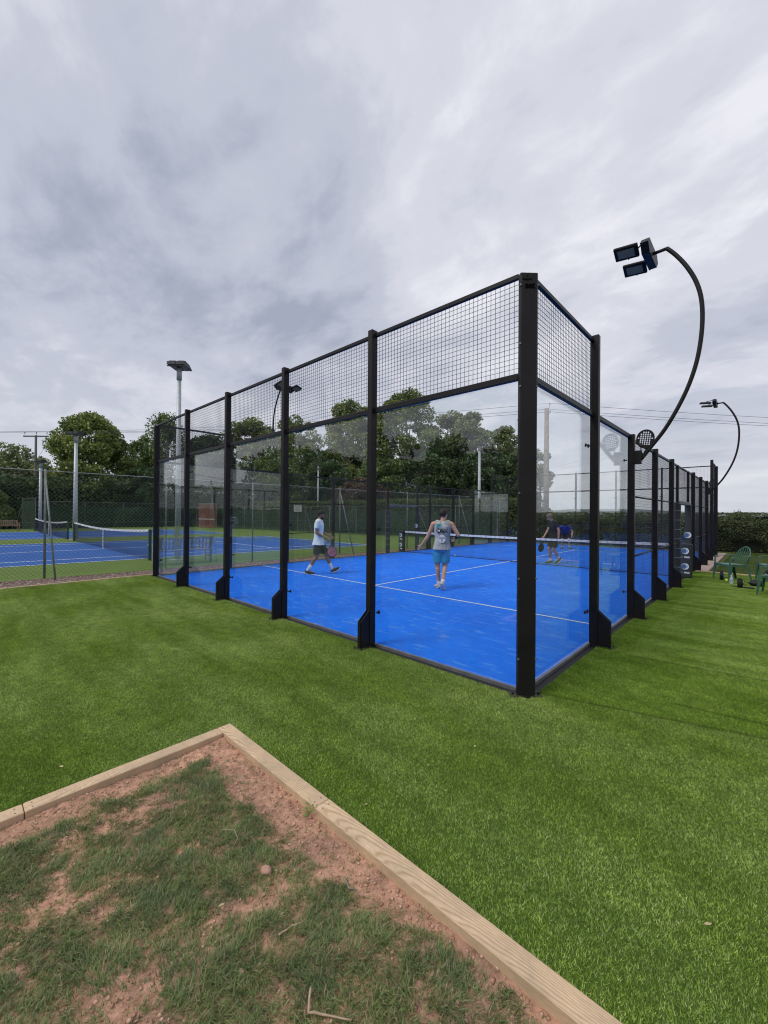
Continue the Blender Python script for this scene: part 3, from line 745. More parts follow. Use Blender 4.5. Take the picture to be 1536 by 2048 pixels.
# the maker's plate lettering on the near corner post
tm = text_mesh('set', 0.088, 0.002, inkblack, 'lettering', 0.0022, 0.92)
frame_obj('lettering', tm, first_corner, (0.006, -0.0516, 3.845), (1, 0, 0), (0, 0, 1))
tm = text_mesh('major', 0.035, 0.002, inkblack, 'lettering', 0.0008, 1.1)
frame_obj('lettering', tm, first_corner, (-0.018, -0.0516, 3.905), (1, 0, 0), (0, 0, 1))
dm = flat_curve([[(0, 0.009), (0.009, 0), (0, -0.009), (-0.009, 0)]], 0.002, 'emblem', inkblack)
frame_obj('emblem', dm, first_corner, (-0.018, -0.0516, 3.934), (1, 0, 0), (0, 0, 1))

# glass panels
gp_me = MB().box((0, -0.007, 1.515), (1.985, 0.012, 2.95)).mesh('glass_panel', glass)
kn = MB(); kn.cyl((0, -0.012, 0), (0, 0.024, 0), 0.010, 8); kn.ell((0, 0.03, 0), (0.026, 0.012, 0.026), 12, 6)
knob_me = kn.mesh('clamp_knob', blackrub, True)
def panel(cx, cy_, rz, knobs=True):
    g_ = put('glass_panel', gp_me, cage, (cx, cy_, 0), rz)
    if knobs:
        for z in (0.42, 1.5, 2.62):
            for s in (-1, 1): put('clamp_knob', knob_me, g_, (s * 0.948, 0, z), 0)
for i in range(5):
    panel(-1 - 2 * i, 0, 0); panel(-1 - 2 * i, 20, math.pi)
for y in (1, 3, 17, 19):
    panel(0, y, R(90)); panel(-10, y, R(-90))
# welded mesh panels
def grid_mesh(wd_, z0, z1, y=-0.03, pitch=0.05):
    nx_ = int(round(wd_ / pitch)); nz = int(round((z1 - z0) / pitch))
    P = []; Q = []
    for i in range(nx_ + 1):
        x = -wd_ / 2 + wd_ * i / nx_; P.append((x, y, z0)); Q.append((x, y, z1))
    for k in range(nz + 1):
        z = z0 + (z1 - z0) * k / nz; P.append((-wd_ / 2, y - 0.0045, z)); Q.append((wd_ / 2, y - 0.0045, z))
    V, F = bars(P, Q, 0.0034); return npmesh('mesh_panel', V, F, wire)
top_me = grid_mesh(1.92, 3.06, 3.97); side_me = grid_mesh(1.92, 0.06, 2.96); half_me = grid_mesh(0.95, 0.06, 2.96); over_me = grid_mesh(1.95, 2.1, 2.96)
rail = lambda L_, z, hgt, dep=0.04: MB().cbox((0, 0, 0), (L_, dep, hgt), 0.003)
rail_top = rail(1.92, 0, 0.045).mesh('top_rail', black); rail_mid = rail(1.92, 0, 0.06, 0.05).mesh('middle_rail', black)
rail_bot = MB().box((0, 0, 0), (2.0, 0.03, 0.035)).mesh('bottom_rail', alu)
tube_me = MB().tube([(-0.96, 0, 0), (0.96, 0, 0)], 0.016, 8).mesh('cross_tube', black, True)
tube_hme = MB().tube([(-0.48, 0, 0), (0.48, 0, 0)], 0.016, 8).mesh('cross_tube', black, True)
def off(cx, cy_, rz, d):  # point d outward of the wall
    return (cx + math.sin(rz) * d, cy_ - math.cos(rz) * d)
def bay(cx, cy_, rz, kind):
    ox, oy = off(cx, cy_, rz, 0.04)
    if kind in ('glass4', 'glass3'):
        put('bottom_rail', rail_bot, cage, (*off(cx, cy_, rz, 0.02), 0.012), rz)
        put('middle_rail', rail_mid, cage, (ox, oy, 3.02), rz)
        if kind == 'glass4':
            put('mesh_panel', top_me, cage, (cx, cy_, 0), rz); put('top_rail', rail_top, cage, (ox, oy, 3.99), rz)
    if kind == 'mesh':
        put('mesh_panel', side_me, cage, (cx, cy_, 0), rz); put('top_rail', rail_top, cage, (ox, oy, 2.985), rz)
        put('bottom_rail', rail_bot, cage, (*off(cx, cy_, rz, 0.02), 0.012), rz)
        for z in (1.0, 2.02): put('cross_tube', tube_me, cage, (*off(cx, cy_, rz, 0.055), z), rz)
for i in range(5):
    bay(-1 - 2 * i, 0, 0, 'glass4'); bay(-1 - 2 * i, 20, math.pi, 'glass4')
gate_post = MB().cbox((0, -0.05, 1.5), (0.06, 0.06, 3.0), 0.003).mesh('gate_post', black)
header = MB().cbox((0, -0.05, 2.04), (1.95, 0.09, 0.10), 0.02).mesh('gate_header', simple('grey_padding', (0.11, 0.12, 0.12), 0.6))
for rz, x in ((R(90), 0.0), (R(-90), -10.0)):
    for y, k in ((1, 'glass4'), (3, 'glass3'), (5, 'mesh'), (7, 'mesh'), (13, 'mesh'), (15, 'mesh'), (17, 'glass3'), (19, 'glass4')):
        bay(x, y, rz, k)
    for y in (8.5, 11.5):
        put('mesh_panel', half_me, cage, (x, y, 0), rz)
        for z in (1.0, 2.02): put('cross_tube', tube_hme, cage, (*off(x, y, rz, 0.055), z), rz)
    for y in (9.0, 11.0): put('gate_post', gate_post, cage, (x, y, 0), rz)
    put('mesh_panel', over_me, cage, (x, 10, 0), rz); put('gate_header', header, cage, (x, 10, 0), rz)
    for y in (9, 11): put('top_rail', rail_top, cage, (*off(x, y, rz, 0.04), 2.985), rz)
# wrapped padding on the gate posts, with pale straps
pad = MB(); pad.cbox((0, -0.05, 1.02), (0.15, 0.15, 2.0), 0.02); pad_me = pad.mesh('post_padding', padmat)
strap_me = MB().cbox((0, 0, 0), (0.154, 0.154, 0.018), 0.02 * 0.4).mesh('strap', simple('pale_strap', (0.35, 0.37, 0.38), 0.6))
def ball_mesh():
    a = flat_curve([circle(0, 0, 0.088, 24)], 0.002, 'ball_print', simple('pale_ball_print', (0.36, 0.42, 0.50), 0.6))
    b_ = flat_curve([circle(-0.03, -0.005, 0.06, 20)], 0.002, 'ball_centre', simple('mid_blue_print', (0.05, 0.11, 0.24), 0.6))
    c_ = flat_curve([[(0.09 * math.cos(t), 0.09 * math.sin(t)) for t in np.linspace(-1.2, 1.2, 12)] + [(0.01 + 0.06 * math.cos(t), 0.06 * math.sin(t)) for t in np.linspace(1.3, -1.3, 12)]], 0.002, 'ball_gloss', inkwhite)
    return a, b_, c_
bl = ball_mesh()
def ball_print(parent, ox, oy, oz, xd):
    n_ = Vector(xd).cross(Vector((0, 0, 1)))
    for k, m_ in enumerate(bl):
        frame_obj(m_.name, m_, parent, Vector((ox, oy, oz)) + n_ * (0.0025 * k), xd, (0, 0, 1))
for rz, x in ((R(90), 0.0), (R(-90), -10.0)):
    for y in (9.0, 11.0):
        pd_ = put('post_padding', pad_me, cage, (x, y, 0), rz)
        for z in (np.arange(0.15, 1.95, 0.24) if y == 9.0 else ()): put('strap', strap_me, pd_, (0, -0.05, float(z)), 0)
        if y == 11.0:
            sg_ = -1 if x == 0 else 1
            ball_print(pd_, sg_ * 0.0765, -0.05, 1.14, (0, sg_, 0))

# ---- padel net
net = thing('padel_net', (-5, 10, 0), 0, 'dark padel net with white printed top band across the blue court', 'net')
def netgrid(w2, hfun, px, pz, y=0.0, th=0.0026, z0=0.03):
    n_ = int(round(2 * w2 / px)); P = []; Q = []
    for i in range(n_ + 1):
        x = -w2 + 2 * w2 * i / n_; P.append((x, y, z0)); Q.append((x, y, hfun(x)))
    nz = int(round(0.88 / pz))
    xs_ = np.linspace(-w2, w2, 25)
    for k in range(nz + 1):
        for a, b_ in zip(xs_[:-1], xs_[1:]):
            P.append((a, y, z0 + (hfun(a) - z0) * k / nz)); Q.append((b_, y, z0 + (hfun(b_) - z0) * k / nz))
    V, F = bars(P, Q, th); return npmesh('net_mesh', V, F, netmat)
hf_ = lambda x: 0.86 + 0.04 * (x / 5) ** 2
link('net_mesh', netgrid(4.93, hf_, 0.04, 0.04), net)
b = MB(); V = []; xs_ = np.linspace(-4.93, 4.93, 33)
for yy in (-0.012, 0.012):
    for x in xs_: V += [(x, yy, hf_(x) - 0.035), (x, yy, hf_(x) + 0.035)]
n_ = len(xs_) * 2; F = []
for i in range(len(xs_) - 1):
    a = 2 * i
    F += [(a, a + 2, a + 3, a + 1), (n_ + a, n_ + a + 1, n_ + a + 3, n_ + a + 2), (a + 1, a + 3, n_ + a + 3, n_ + a + 1), (a, n_ + a, n_ + a + 2, a + 2)]
band = MB().add(V, F).build('net_band', white, net)
mark = flat_curve([circle(0, 0, 0.017, 6)], 0.002, 'band_mark', inkblack)
word = text_mesh('PADEL', 0.026, 0.0015, simple('grey_print', (0.2, 0.2, 0.22), 0.6), 'band_word', 0.0004)
for i in range(26):
    x = -4.7 + i * 0.375
    frame_obj('band_mark', mark, band, (x, -0.0135, hf_(x) + 0.002), (1, 0, 0), (0, 0, 1))
    frame_obj('band_word', word, band, (x + 0.19, -0.0135, hf_(x + .19) + 0.0), (1, 0, 0), (0, 0, 1))
MB().cbox((0, 0, 0.022), (9.86, 0.014, 0.022), 0.003).build('bottom_tape', netmat, net)
for s in (-1, 1):
    np_ = MB().cbox((s * 4.97, 0, 0.46), (0.06, 0.06, 0.92), 0.006).build('net_post', black, net)
    padb = MB().cbox((s * 5.125, 0, 0.475), (0.27, 0.14, 0.93), 0.02).build('post_padding', padmat, net)
    for z in (0.32, 0.74):
        ball_print(padb, s * 5.125 - 0.02, -0.0715, z, (1, 0, 0))
        frame_obj('lettering', text_mesh('PAD', 0.06, 0.002, inkwhite, 'lettering', 0.003), padb, (s * 5.125 + 0.03, -0.0725, z - 0.17), (1, 0, 0), (0, 0, 1))
        frame_obj('emblem', flat_curve([circle(0, 0, 0.022, 12), circle(0, 0, 0.014, 12)], 0.002, 'emblem', inkteal), padb, (s * 5.125 - 0.075, -0.0725, z - 0.165), (1, 0, 0), (0, 0, 1))

# ---- curved floodlights bolted to the cage
racket_poly = None
def racket_outline(sc, n=28):
    return [(sc * 0.13 * math.sin(2 * math.pi * i / n) * (1 + 0.04 * math.cos(2 * math.pi * i / n)), sc * (0.155 * math.cos(2 * math.pi * i / n))) for i in range(n)]
def curved_floodlight(x, y, sx, label):
    t = thing('curved_floodlight', (x, y, 0), 0, label, 'floodlight', 'curved floodlights on the padel cage')
    P = [(0.20, 2.62), (0.36, 2.84), (0.53, 3.08), (0.70, 3.40), (0.84, 3.74), (0.94, 4.12), (0.99, 4.55), (0.985, 4.95), (0.92, 5.27), (0.80, 5.56), (0.66, 5.80), (0.54, 5.96)]
    # smooth
    pts = []
    for i in range(len(P) - 1):
        p0 = Vector(P[max(i - 1, 0)]); p1 = Vector(P[i]); p2 = Vector(P[i + 1]); p3 = Vector(P[min(i + 2, len(P) - 1)])
        for k in range(4):
            u = k / 4; pts.append(0.5 * ((2 * p1) + (p2 - p0) * u + (2 * p0 - 5 * p1 + 4 * p2 - p3) * u * u + (3 * p1 - p0 - 3 * p2 + p3) * u ** 3))
    pts.append(Vector(P[-1]))
    pts = [(sx * (q.x), 0, q.y) for q in pts]
    MB().tube(pts, 0.030, 10, True, 0.85).build('arm', black, t, True)
    MB().cbox((sx * 0.145, 0, 2.66), (0.13, 0.09, 0.22), 0.006).build('arm_bracket', black, t)
    MB().tube([(sx * 0.555, 0, 5.955), (sx * 0.36, 0, 5.95)], 0.026, 8).build('spigot', black, t, True)
    # cross plate carrying two lamps
    MB().prism([(-0.40, 0.02), (-0.30, 0.12), (0.30, 0.12), (0.40, 0.02), (0.28, -0.10), (-0.28, -0.10)], lambda u, v, w: (sx * (0.30 + w), u, 5.95 + v), -0.05, 0.06).build('cross_plate', black, t)
    fy = -1 if y < 10 else 1
    for ly in (-0.30, 0.30):
        ax = Vector((1, 0, -0.12 * sx)).normalized(); nz = Vector((0.0, -fy * 0.36, 0.93)); nz = (nz - ax * nz.dot(ax)).normalized(); ay = nz.cross(ax)
        M = Matrix(((ax.x, ay.x, nz.x), (ax.y, ay.y, nz.y), (ax.z, ay.z, nz.z)))
        c = Vector((sx * 0.04, ly, 5.965))
        def Lp(v): return tuple(c + M @ Vector(v))
        b = MB(); b.cbox(c, (0.34, 0.245, 0.045), 0.008, M)
        for k in range(7): b.box(Lp((-0.13 + k * 0.043, 0, 0.026)), (0.008, 0.2, 0.01), M)
        lp = b.build('lamp_head', lamphouse, t)
        MB().box(Lp((0, 0, -0.0245)), (0.24, 0.155, 0.003), M).build('lamp_glass', lens, lp)
        MB().tube([Lp((sx * 0.205, 0.10, 0.0)), (sx * 0.27, ly + 0.09, 5.97)], 0.011, 6).tube([Lp((sx * 0.205, -0.10, 0.0)), (sx * 0.27, ly - 0.09, 5.97)], 0.011, 6).tube([Lp((0, 0.158, 0.02)), (sx * 0.27, ly + 0.02, 6.04)], 0.011, 6).build('lamp_yoke', black, lp)
    # racket shaped plate with round holes
    holes = []
    for i in range(-3, 4):
        for j in range(-3, 4):
            u, v = i * 0.032, j * 0.032 + 0.012
            if (u / 0.105) ** 2 + (v / 0.125) ** 2 < 0.86: holes.append(circle(u, v, 0.0115, 8))
    rk = flat_curve([racket_outline(1.0)] + holes, 0.008, 'racket_emblem', black)
    ro = frame_obj('racket_emblem', rk, t, (sx * 0.265, -0.02, 2.95), (sx * 0.98, 0, -0.12), (sx * 0.12, 0, 0.98))
    hb = MB(); hb.tube([(-0.05, -0.13, 0), (-0.015, -0.25, 0)], 0.008, 6); hb.tube([(0.05, -0.13, 0), (0.0, -0.25, 0)], 0.008, 6); hb.tube([(-0.008, -0.23, 0), (-0.02, -0.36, 0)], 0.012, 6)
    hb.build('emblem_handle', black, ro)
    return t
curved_floodlight(0, 4, 1, 'curved black floodlight arm nearest the camera, rising from the right side wall')
curved_floodlight(0, 16, 1, 'far curved black floodlight arm on the right side wall')
curved_floodlight(-10, 4, -1, 'curved floodlight arm on the left side wall, beside the man in the white shirt')
curved_floodlight(-10, 16, -1, 'far curved floodlight arm on the left side wall, before the dark trees')
# ================================================================== FENCES
def chain_link(name, P0, P1, z0, z1, parent, pitch=0.10, th=0.0046, root=(0, 0, 0)):
    """diagonal wires from P0 to P1, clipped between z0 and z1"""
    p0 = np.array(P0, float); p1 = np.array(P1, float); L_ = np.linalg.norm(p1 - p0); d = (p1 - p0) / L_; H = z1 - z0
    P = []; Q = []
    for sgn in (1, -1):
        for s in np.arange(-H, L_ + H, pitch):
            e = s + sgn * H; a, za, b_, zb = s, z0, e, z1
            def clip(u, zu, v, zv):
                if u < 0: t = (0 - u) / (v - u); return 0.0, zu + t * (zv - zu)
                if u > L_: t = (L_ - u) / (v - u); return L_, zu + t * (zv - zu)
                return u, zu
            if (a < 0 and b_ < 0) or (a > L_ and b_ > L_): continue
            a2, za2 = clip(a, za, b_, zb); b2, zb2 = clip(b_, zb, a, za)
            if abs(zb2 - za2) < 0.02: continue
            q0 = p0 + d * a2; q1 = p0 + d * b2
            P.append((q0[0] - root[0], q0[1] - root[1], za2)); Q.append((q1[0] - root[0], q1[1] - root[1], zb2))
    V, F = bars(P, Q, th)
    o = link(name, npmesh(name, V, F, linkwire), parent); o['kind'] = 'stuff'; return o
FA, FB = (-11.95, -9.0), (-10.75, 22.0)
def fpt(y): t = (y - FA[1]) / (FB[1] - FA[1]); return FA[0] + t * (FB[0] - FA[0])
near_f = thing('chain_link_fence', (0, 0, 0), 0, 'tall chain link fence between the gravel strip and the near tennis court', 'fence')
chain_link('chain_link', FA, FB, 0.03, 2.72, near_f)
for y in (-7.9, -2.13, 0.7, 3.5, 7.4, 11.6, 16.0, 20.5):
    x = fpt(y); po = MB().tube([(x, y, -0.05), (x, y, 2.76)], 0.026, 8).build('post', galvfence, near_f, True)
    if y in (-7.9, -2.13, 7.4, 16.0):
        MB().tube([(x + 0.75, y + 0.12, -0.02), (x + 0.02, y, 2.55)], 0.021, 8).build('strut', greenpost if y < -3 else galvfence, near_f, True)
MB().tube([(FA[0], FA[1], 2.72), (FB[0], FB[1], 2.72)], 0.008, 6).build('top_wire', galv, near_f)
MB().tube([(FA[0], FA[1], 1.4), (FB[0], FB[1], 1.4)], 0.004, 6).build('middle_wire', linkwire, near_f)

def wind_fence(name, pts, h, hw, spacing, label, braces=()):
    t = thing(name, (pts[0][0], pts[0][1], 0), 0, label, 'fence')
    ox, oy = pts[0]
    for (a, b_) in zip(pts[:-1], pts[1:]):
        A = Vector((*a, 0)); B = Vector((*b_, 0)); L_ = (B - A).length; n_ = max(1, round(L_ / spacing)); d = (B - A) / L_
        nrm = Vector((-d.y, d.x, 0))
        for i in range(n_ + 1):
            p = A + d * (L_ * i / n_) - Vector((ox, oy, 0))
            MB().tube([p, p + Vector((0, 0, h))], 0.03, 6).build('post', galvfence, t)
            if i % 4 == 2:
                MB().tube([p + d * 0.9, p + Vector((0, 0, h * .85))], 0.022, 6).build('strut', galvfence, t)
        for i in range(n_):
            q0 = A + d * (L_ * i / n_) - Vector((ox, oy, 0)) + nrm * 0.05; q1 = q0 + d * (L_ / n_)
            V = []; F = []; K = 8
            for k in range(K + 1):
                p = q0.lerp(q1, k / K); sag = -0.03 * math.sin(math.pi * k / K) ** 2
                bl = 0.03 * math.sin(k * 1.7 + i)
                V += [tuple(p + nrm * bl + Vector((0, 0, 0.05))), tuple(p + nrm * bl * 1.5 + Vector((0, 0, hw * .5))), tuple(p + Vector((0, 0, hw + sag)))]
            for k in range(K):
                F += [(3 * k, 3 * k + 3, 3 * k + 4, 3 * k + 1), (3 * k + 1, 3 * k + 4, 3 * k + 5, 3 * k + 2)]
            MB().add(V, F).build('windbreak_sheet', windbreak, t)
        MB().tube([A - Vector((ox, oy, -h + .02)), B - Vector((ox, oy, -h + .02))], 0.012, 6).build('top_wire', galvfence, t)
        chain_link('chain_link', a, b_, hw, h, t, 0.2, 0.006, (ox, oy))
    return t
wind_fence('windbreak_fence', [(-45.6, 15.4), (-10.9, 20.35)], 2.3, 1.95, 3.0, 'long green windbreak fence at the far end of the tennis courts, before the clipped hedge')
wind_fence('windbreak_fence', [(-46.6, 14.9), (-46.6, 1.9)], 2.6, 2.2, 3.0, 'fence hung with green windbreak beyond the farthest tennis court, below the big lime tree')
t = wind_fence('windbreak_fence', [(-45.4, 1.35), (-48.2, 0.75)], 2.85, 2.6, 2.8, 'short grey green screen panel beside the far wooden bench')
MB().tube([(-2.8, -0.6, 2.5), (-4.6, -1.0, 0.0)], 0.03, 6).build('strut', galvfence, t)
MB().tube([(-2.8, -0.6, 1.2), (-3.7, -0.8, 1.2)], 0.02, 6).build('brace', galvfence, t)

# notice board on the fence
sg = thing('notice', (-29.0, 17.6, 0), R(43), 'white square notice fixed high on the far windbreak fence', 'notice')
MB().box((0, 0, 2.1), (0.72, 0.02, 0.62)).build('board', simple('off_white_board', (0.5, 0.52, 0.5), 0.6), sg)
for k in range(5): MB().box((0, -0.012, 2.33 - k * 0.11), (0.5 - 0.08 * (k % 2), 0.003, 0.03)).build('text_line', simple('grey_ink', (0.2, 0.22, 0.22), 0.7) if k == 0 else MATS['grey_ink'], sg)
MB().tube([(0, 0.03, 0), (0, 0.03, 2.4)], 0.03, 6).build('post', galvfence, sg)

# brick practice wall with every brick laid
bw = thing('practice_wall', (-42.0, 15.05, 0), R(14), 'small red brick tennis practice wall with a white net line', 'brick wall')
MB().box((0, 0.09, 1.27), (2.7, 0.12, 2.54)).build('mortar', mortar, bw)
brick_a = MB().box((0, 0, 0), (0.43, 0.1, 0.085)).mesh('brick', brickm)
V = []; n_rows = 26
bb = MB()
for r_ in range(n_rows):
    z = 0.05 + r_ * 0.098
    for c_ in range(6):
        x = -1.35 + 0.225 + c_ * 0.452 + (0.0 if r_ % 2 else 0.0)
        if r_ % 2: x = -1.35 + 0.225 + c_ * 0.452
        else: x = -1.35 + 0.225 + (c_ - 0.5) * 0.452
        if x < -1.2: x += 0.113; L_ = 0.2
        else: L_ = 0.43
        if x + L_ / 2 > 1.36: continue
        bo = link('brick', brick_a, bw, (x, 0.0, z))
        if L_ != 0.43: bo.scale.x = L_ / 0.43
MB().box((0, -0.055, 0.95), (2.68, 0.008, 0.06)).build('white_line', inkwhite, bw)
MB().box((0, 0.05, 2.585), (2.8, 0.28, 0.06)).build('coping', mortar, bw)

# ================================================================== TENNIS NETS
def tennis_net(u0, u1, label):
    a = TC(u0, 0); b_ = TC(u1, 0); L_ = u1 - u0
    t = thing('tennis_net', ((a[0] + b_[0]) / 2, a[1], 0), 0, label, 'net', 'tennis nets')
    w2 = L_ / 2 - 0.05
    hh = lambda x: 0.90 + 0.15 * abs(x / w2) ** 1.8
    me = netgrid(w2, hh, 0.055, 0.055, 0.0, 0.0042, 0.02); link('net_mesh', me, t)
    xs_ = np.linspace(-w2, w2, 33); V = []; F = []
    for yy in (-0.015, 0.015):
        for x in xs_: V += [(x, yy, hh(x) - 0.05), (x, yy, hh(x) + 0.03)]
    n_ = len(xs_) * 2
    for i in range(len(xs_) - 1):
        c = 2 * i; F += [(c, c + 2, c + 3, c + 1), (n_ + c, n_ + c + 1, n_ + c + 3, n_ + c + 2), (c + 1, c + 3, n_ + c + 3, n_ + c + 1)]
    MB().add(V, F).build('net_band', white, t)
    MB().box((0, 0.0, 0.44), (0.06, 0.03, 0.88)).build('centre_strap', white, t)
    for s in (-1, 1):
        po = MB().cbox((s * (w2 + 0.06), 0, 0.54), (0.09, 0.09, 1.08), 0.01).build('net_post', greenpost, t)
        MB().cyl((s * (w2 + 0.06), -0.07, 0.55), (s * (w2 + 0.06), 0.07, 0.55), 0.03, 8).build('winder', galv, po)
    return t
tennis_net(-0.01, 12.75, 'tennis net across the nearer blue tennis court')
tennis_net(14.6, 28.4, 'tennis net across the farther blue tennis court beyond the lamp post')

# ================================================================== MASTS
def mast(x, y, h, r0, r1, ang, kind, label, hs=0.70):
    t = thing('floodlight_mast', (x, y, 0), R(ang), label, 'floodlight mast', 'floodlight masts round the tennis courts')
    b = MB(); b.tube([(0, 0, -0.02), (0, 0, h * 0.32), (0, 0, h - 0.5)], [r0, r0 * 0.9, r1], 14); b.build('pole', galv, t, True)
    MB().tube([(0, 0, h - 0.5), (0, 0, h - 0.08)], r1 * 1.25, 12).build('spigot', MATS['pale_strap'], t, True)
    MB().cbox((0, 0, 0.01), (r0 * 3.6, r0 * 3.6, 0.03), 0.005).build('base_plate', galv, t)
    MB().box((0, -r0 * 0.95, 0.9), (0.09, 0.03, 0.3)).build('hatch', galvfence, t)
    hq = 0.15
    # pair of asymmetric projectors with sloping glass and finned backs
    for s in ((-1, 1) if kind == 'twin' else (0,)):
        oy = s * hq if kind == 'twin' else 0
        lp = MB().prism([(-0.52 * hs, -0.10 * hs), (-0.20 * hs, 0.10 * hs), (0.16 * hs, 0.14 * hs), (0.40 * hs, 0.08 * hs), (0.42 * hs, -0.08 * hs)], lambda u, v, w_: (u, oy + w_, h + 0.02 + v), -0.14, 0.14).build('lamp_head', lampfar, t)
        fb = MB()
        for k in range(8): fb.box((-0.10 + k * 0.042, oy, h + 0.125 - abs(k - 4) * 0.010), (0.012, 0.22, 0.06))
        fb.build('cooling_fins', lampfar, lp)
        MB().box((-0.035, oy, h - 0.050), (0.56, 0.23, 0.008), (0, R(-1.2), 0)).build('lamp_glass', lens, lp)
    MB().tube([(0.26, -0.3, h - 0.08), (0.26, 0.3, h - 0.08)], 0.02, 6).build('crossbar', lampfar, t)
    return t
mast(-13.42, 1.71, 6.85, 0.105, 0.068, -47, 'twin', 'tall galvanised floodlight mast standing behind the left corner of the padel cage')
mast(-28.0, 1.25, 6.25, 0.13, 0.085, -47, 'twin', 'galvanised floodlight mast between the two tennis nets')
mast(-40.7, 1.12, 5.65, 0.12, 0.09, -47, 'twin', 'distant floodlight mast in front of the utility pole at far left')
mast(-44.6, 1.9, 5.35, 0.09, 0.07, -20, 'one', 'farthest low floodlight mast, half hidden behind the fence post at far left')
mast(-14.58, 24.43, 7.15, 0.13, 0.10, -60, 'twin', 'floodlight mast behind the far cage corner, right of the man in the grey vest')
mast(-29.0, 19.86, 6.25, 0.085, 0.06, 30, 'one', 'slim pale floodlight mast above the head of the man in the white shirt')

# ================================================================== UTILITY POLES AND WIRES
def utility_pole(x, y, h, label, arm):
    t = thing('utility_pole', (x, y, 0), 0, label, 'utility pole')
    MB().tube([(0, 0, -0.05), (0, 0, h * .5), (0, 0, h)], ([0.13, 0.115, 0.10] if arm else [0.19, 0.17, 0.145]), 14).build('pole', poledark if arm else polewood, t, True)
    ends = []
    if arm:
        d = Vector((0.73, 0.68, 0)).normalized()
        MB().box((0, 0, h - 0.1), (2.6, 0.1, 0.12), (0, 0, math.atan2(d.y, d.x))).build('crossarm', poledark, t)
        for s in (-1.15, 0.05, 1.15):
            p = d * s + Vector((0, 0, h - 0.04)); b = MB(); b.tube([p, p + Vector((0, 0, 0.22))], 0.012, 6)
            b.ell(p + Vector((0, 0, 0.28)), (0.05, 0.05, 0.09), 10, 6); b.build('insulator', galvfence, t, True); ends.append(Vector((x, y, 0)) + p + Vector((0, 0, .36)))
        MB().tube([d * 1.1 + Vector((0, 0, h - 0.1)), d * 0.9 + Vector((0, 0, h - 1.3)), Vector((0.2, 0, h - 2.6))], 0.012, 5).build('stay_wire', wire, t)
    else:
        b = MB()
        b.tube([(0.05, 0, h - 0.25), (0.16, 0.02, h + 0.05), (0.2, 0.03, h + 0.22)], 0.018, 6); b.ell((0.2, 0.03, h + 0.3), (0.05, 0.05, 0.09), 10, 6)
        b.tube([(0.05, 0.0, h - 0.5), (0.2, 0.02, h - 0.32)], 0.014, 6); b.ell((0.22, 0.02, h - 0.25), (0.045, 0.045, 0.08), 10, 6)
        b.build('insulator', galvfence, t, True)
    return t, ends
utility_pole(-53.3, 2.17, 9.5, 'distant utility pole with a crossarm and insulators at far left', True)
utility_pole(-9.27, 24.19, 9.0, 'pale round utility pole seen through the right glass wall of the cage', False)
def wirespan(p, q, sag, label):
    p = Vector(p); q = Vector(q); pts = []
    for i in range(25):
        t_ = i / 24; v = p.lerp(q, t_); v.z -= sag * 4 * t_ * (1 - t_); pts.append(tuple(v - p))
    o = MB().tube(pts, 0.011, 4).build('power_line', wire, None, True, tuple(p)); tag(o, label, 'power line', 'power lines')
for k, (dx, dy, dz, nm) in enumerate(((0.2, 0.03, 0.34, 'upper'), (0.0, 0.2, 0.0, 'middle'), (0.22, 0.0, -0.26, 'lower'))):
    P2 = (-9.27 + dx, 24.19 + dy, 9.0 + dz)
    wirespan((-53.3 + (k - 1) * 0.8, 2.17 + (k - 1) * 0.8, 9.86), P2, 0.5, nm + ' power line from the round pale pole leftwards over the courts')
    wirespan(P2, (60 + dx, 97 + dy, 11.6 + dz), 2.0, nm + ' power line from the round pale pole to the right edge')
    wirespan((-53.3 + (k - 1) * 0.8, 2.17 + (k - 1) * 0.8, 9.86), (-103, -60 + k, 9.6), 0.8, nm + ' power line from the far left pole to the left edge')

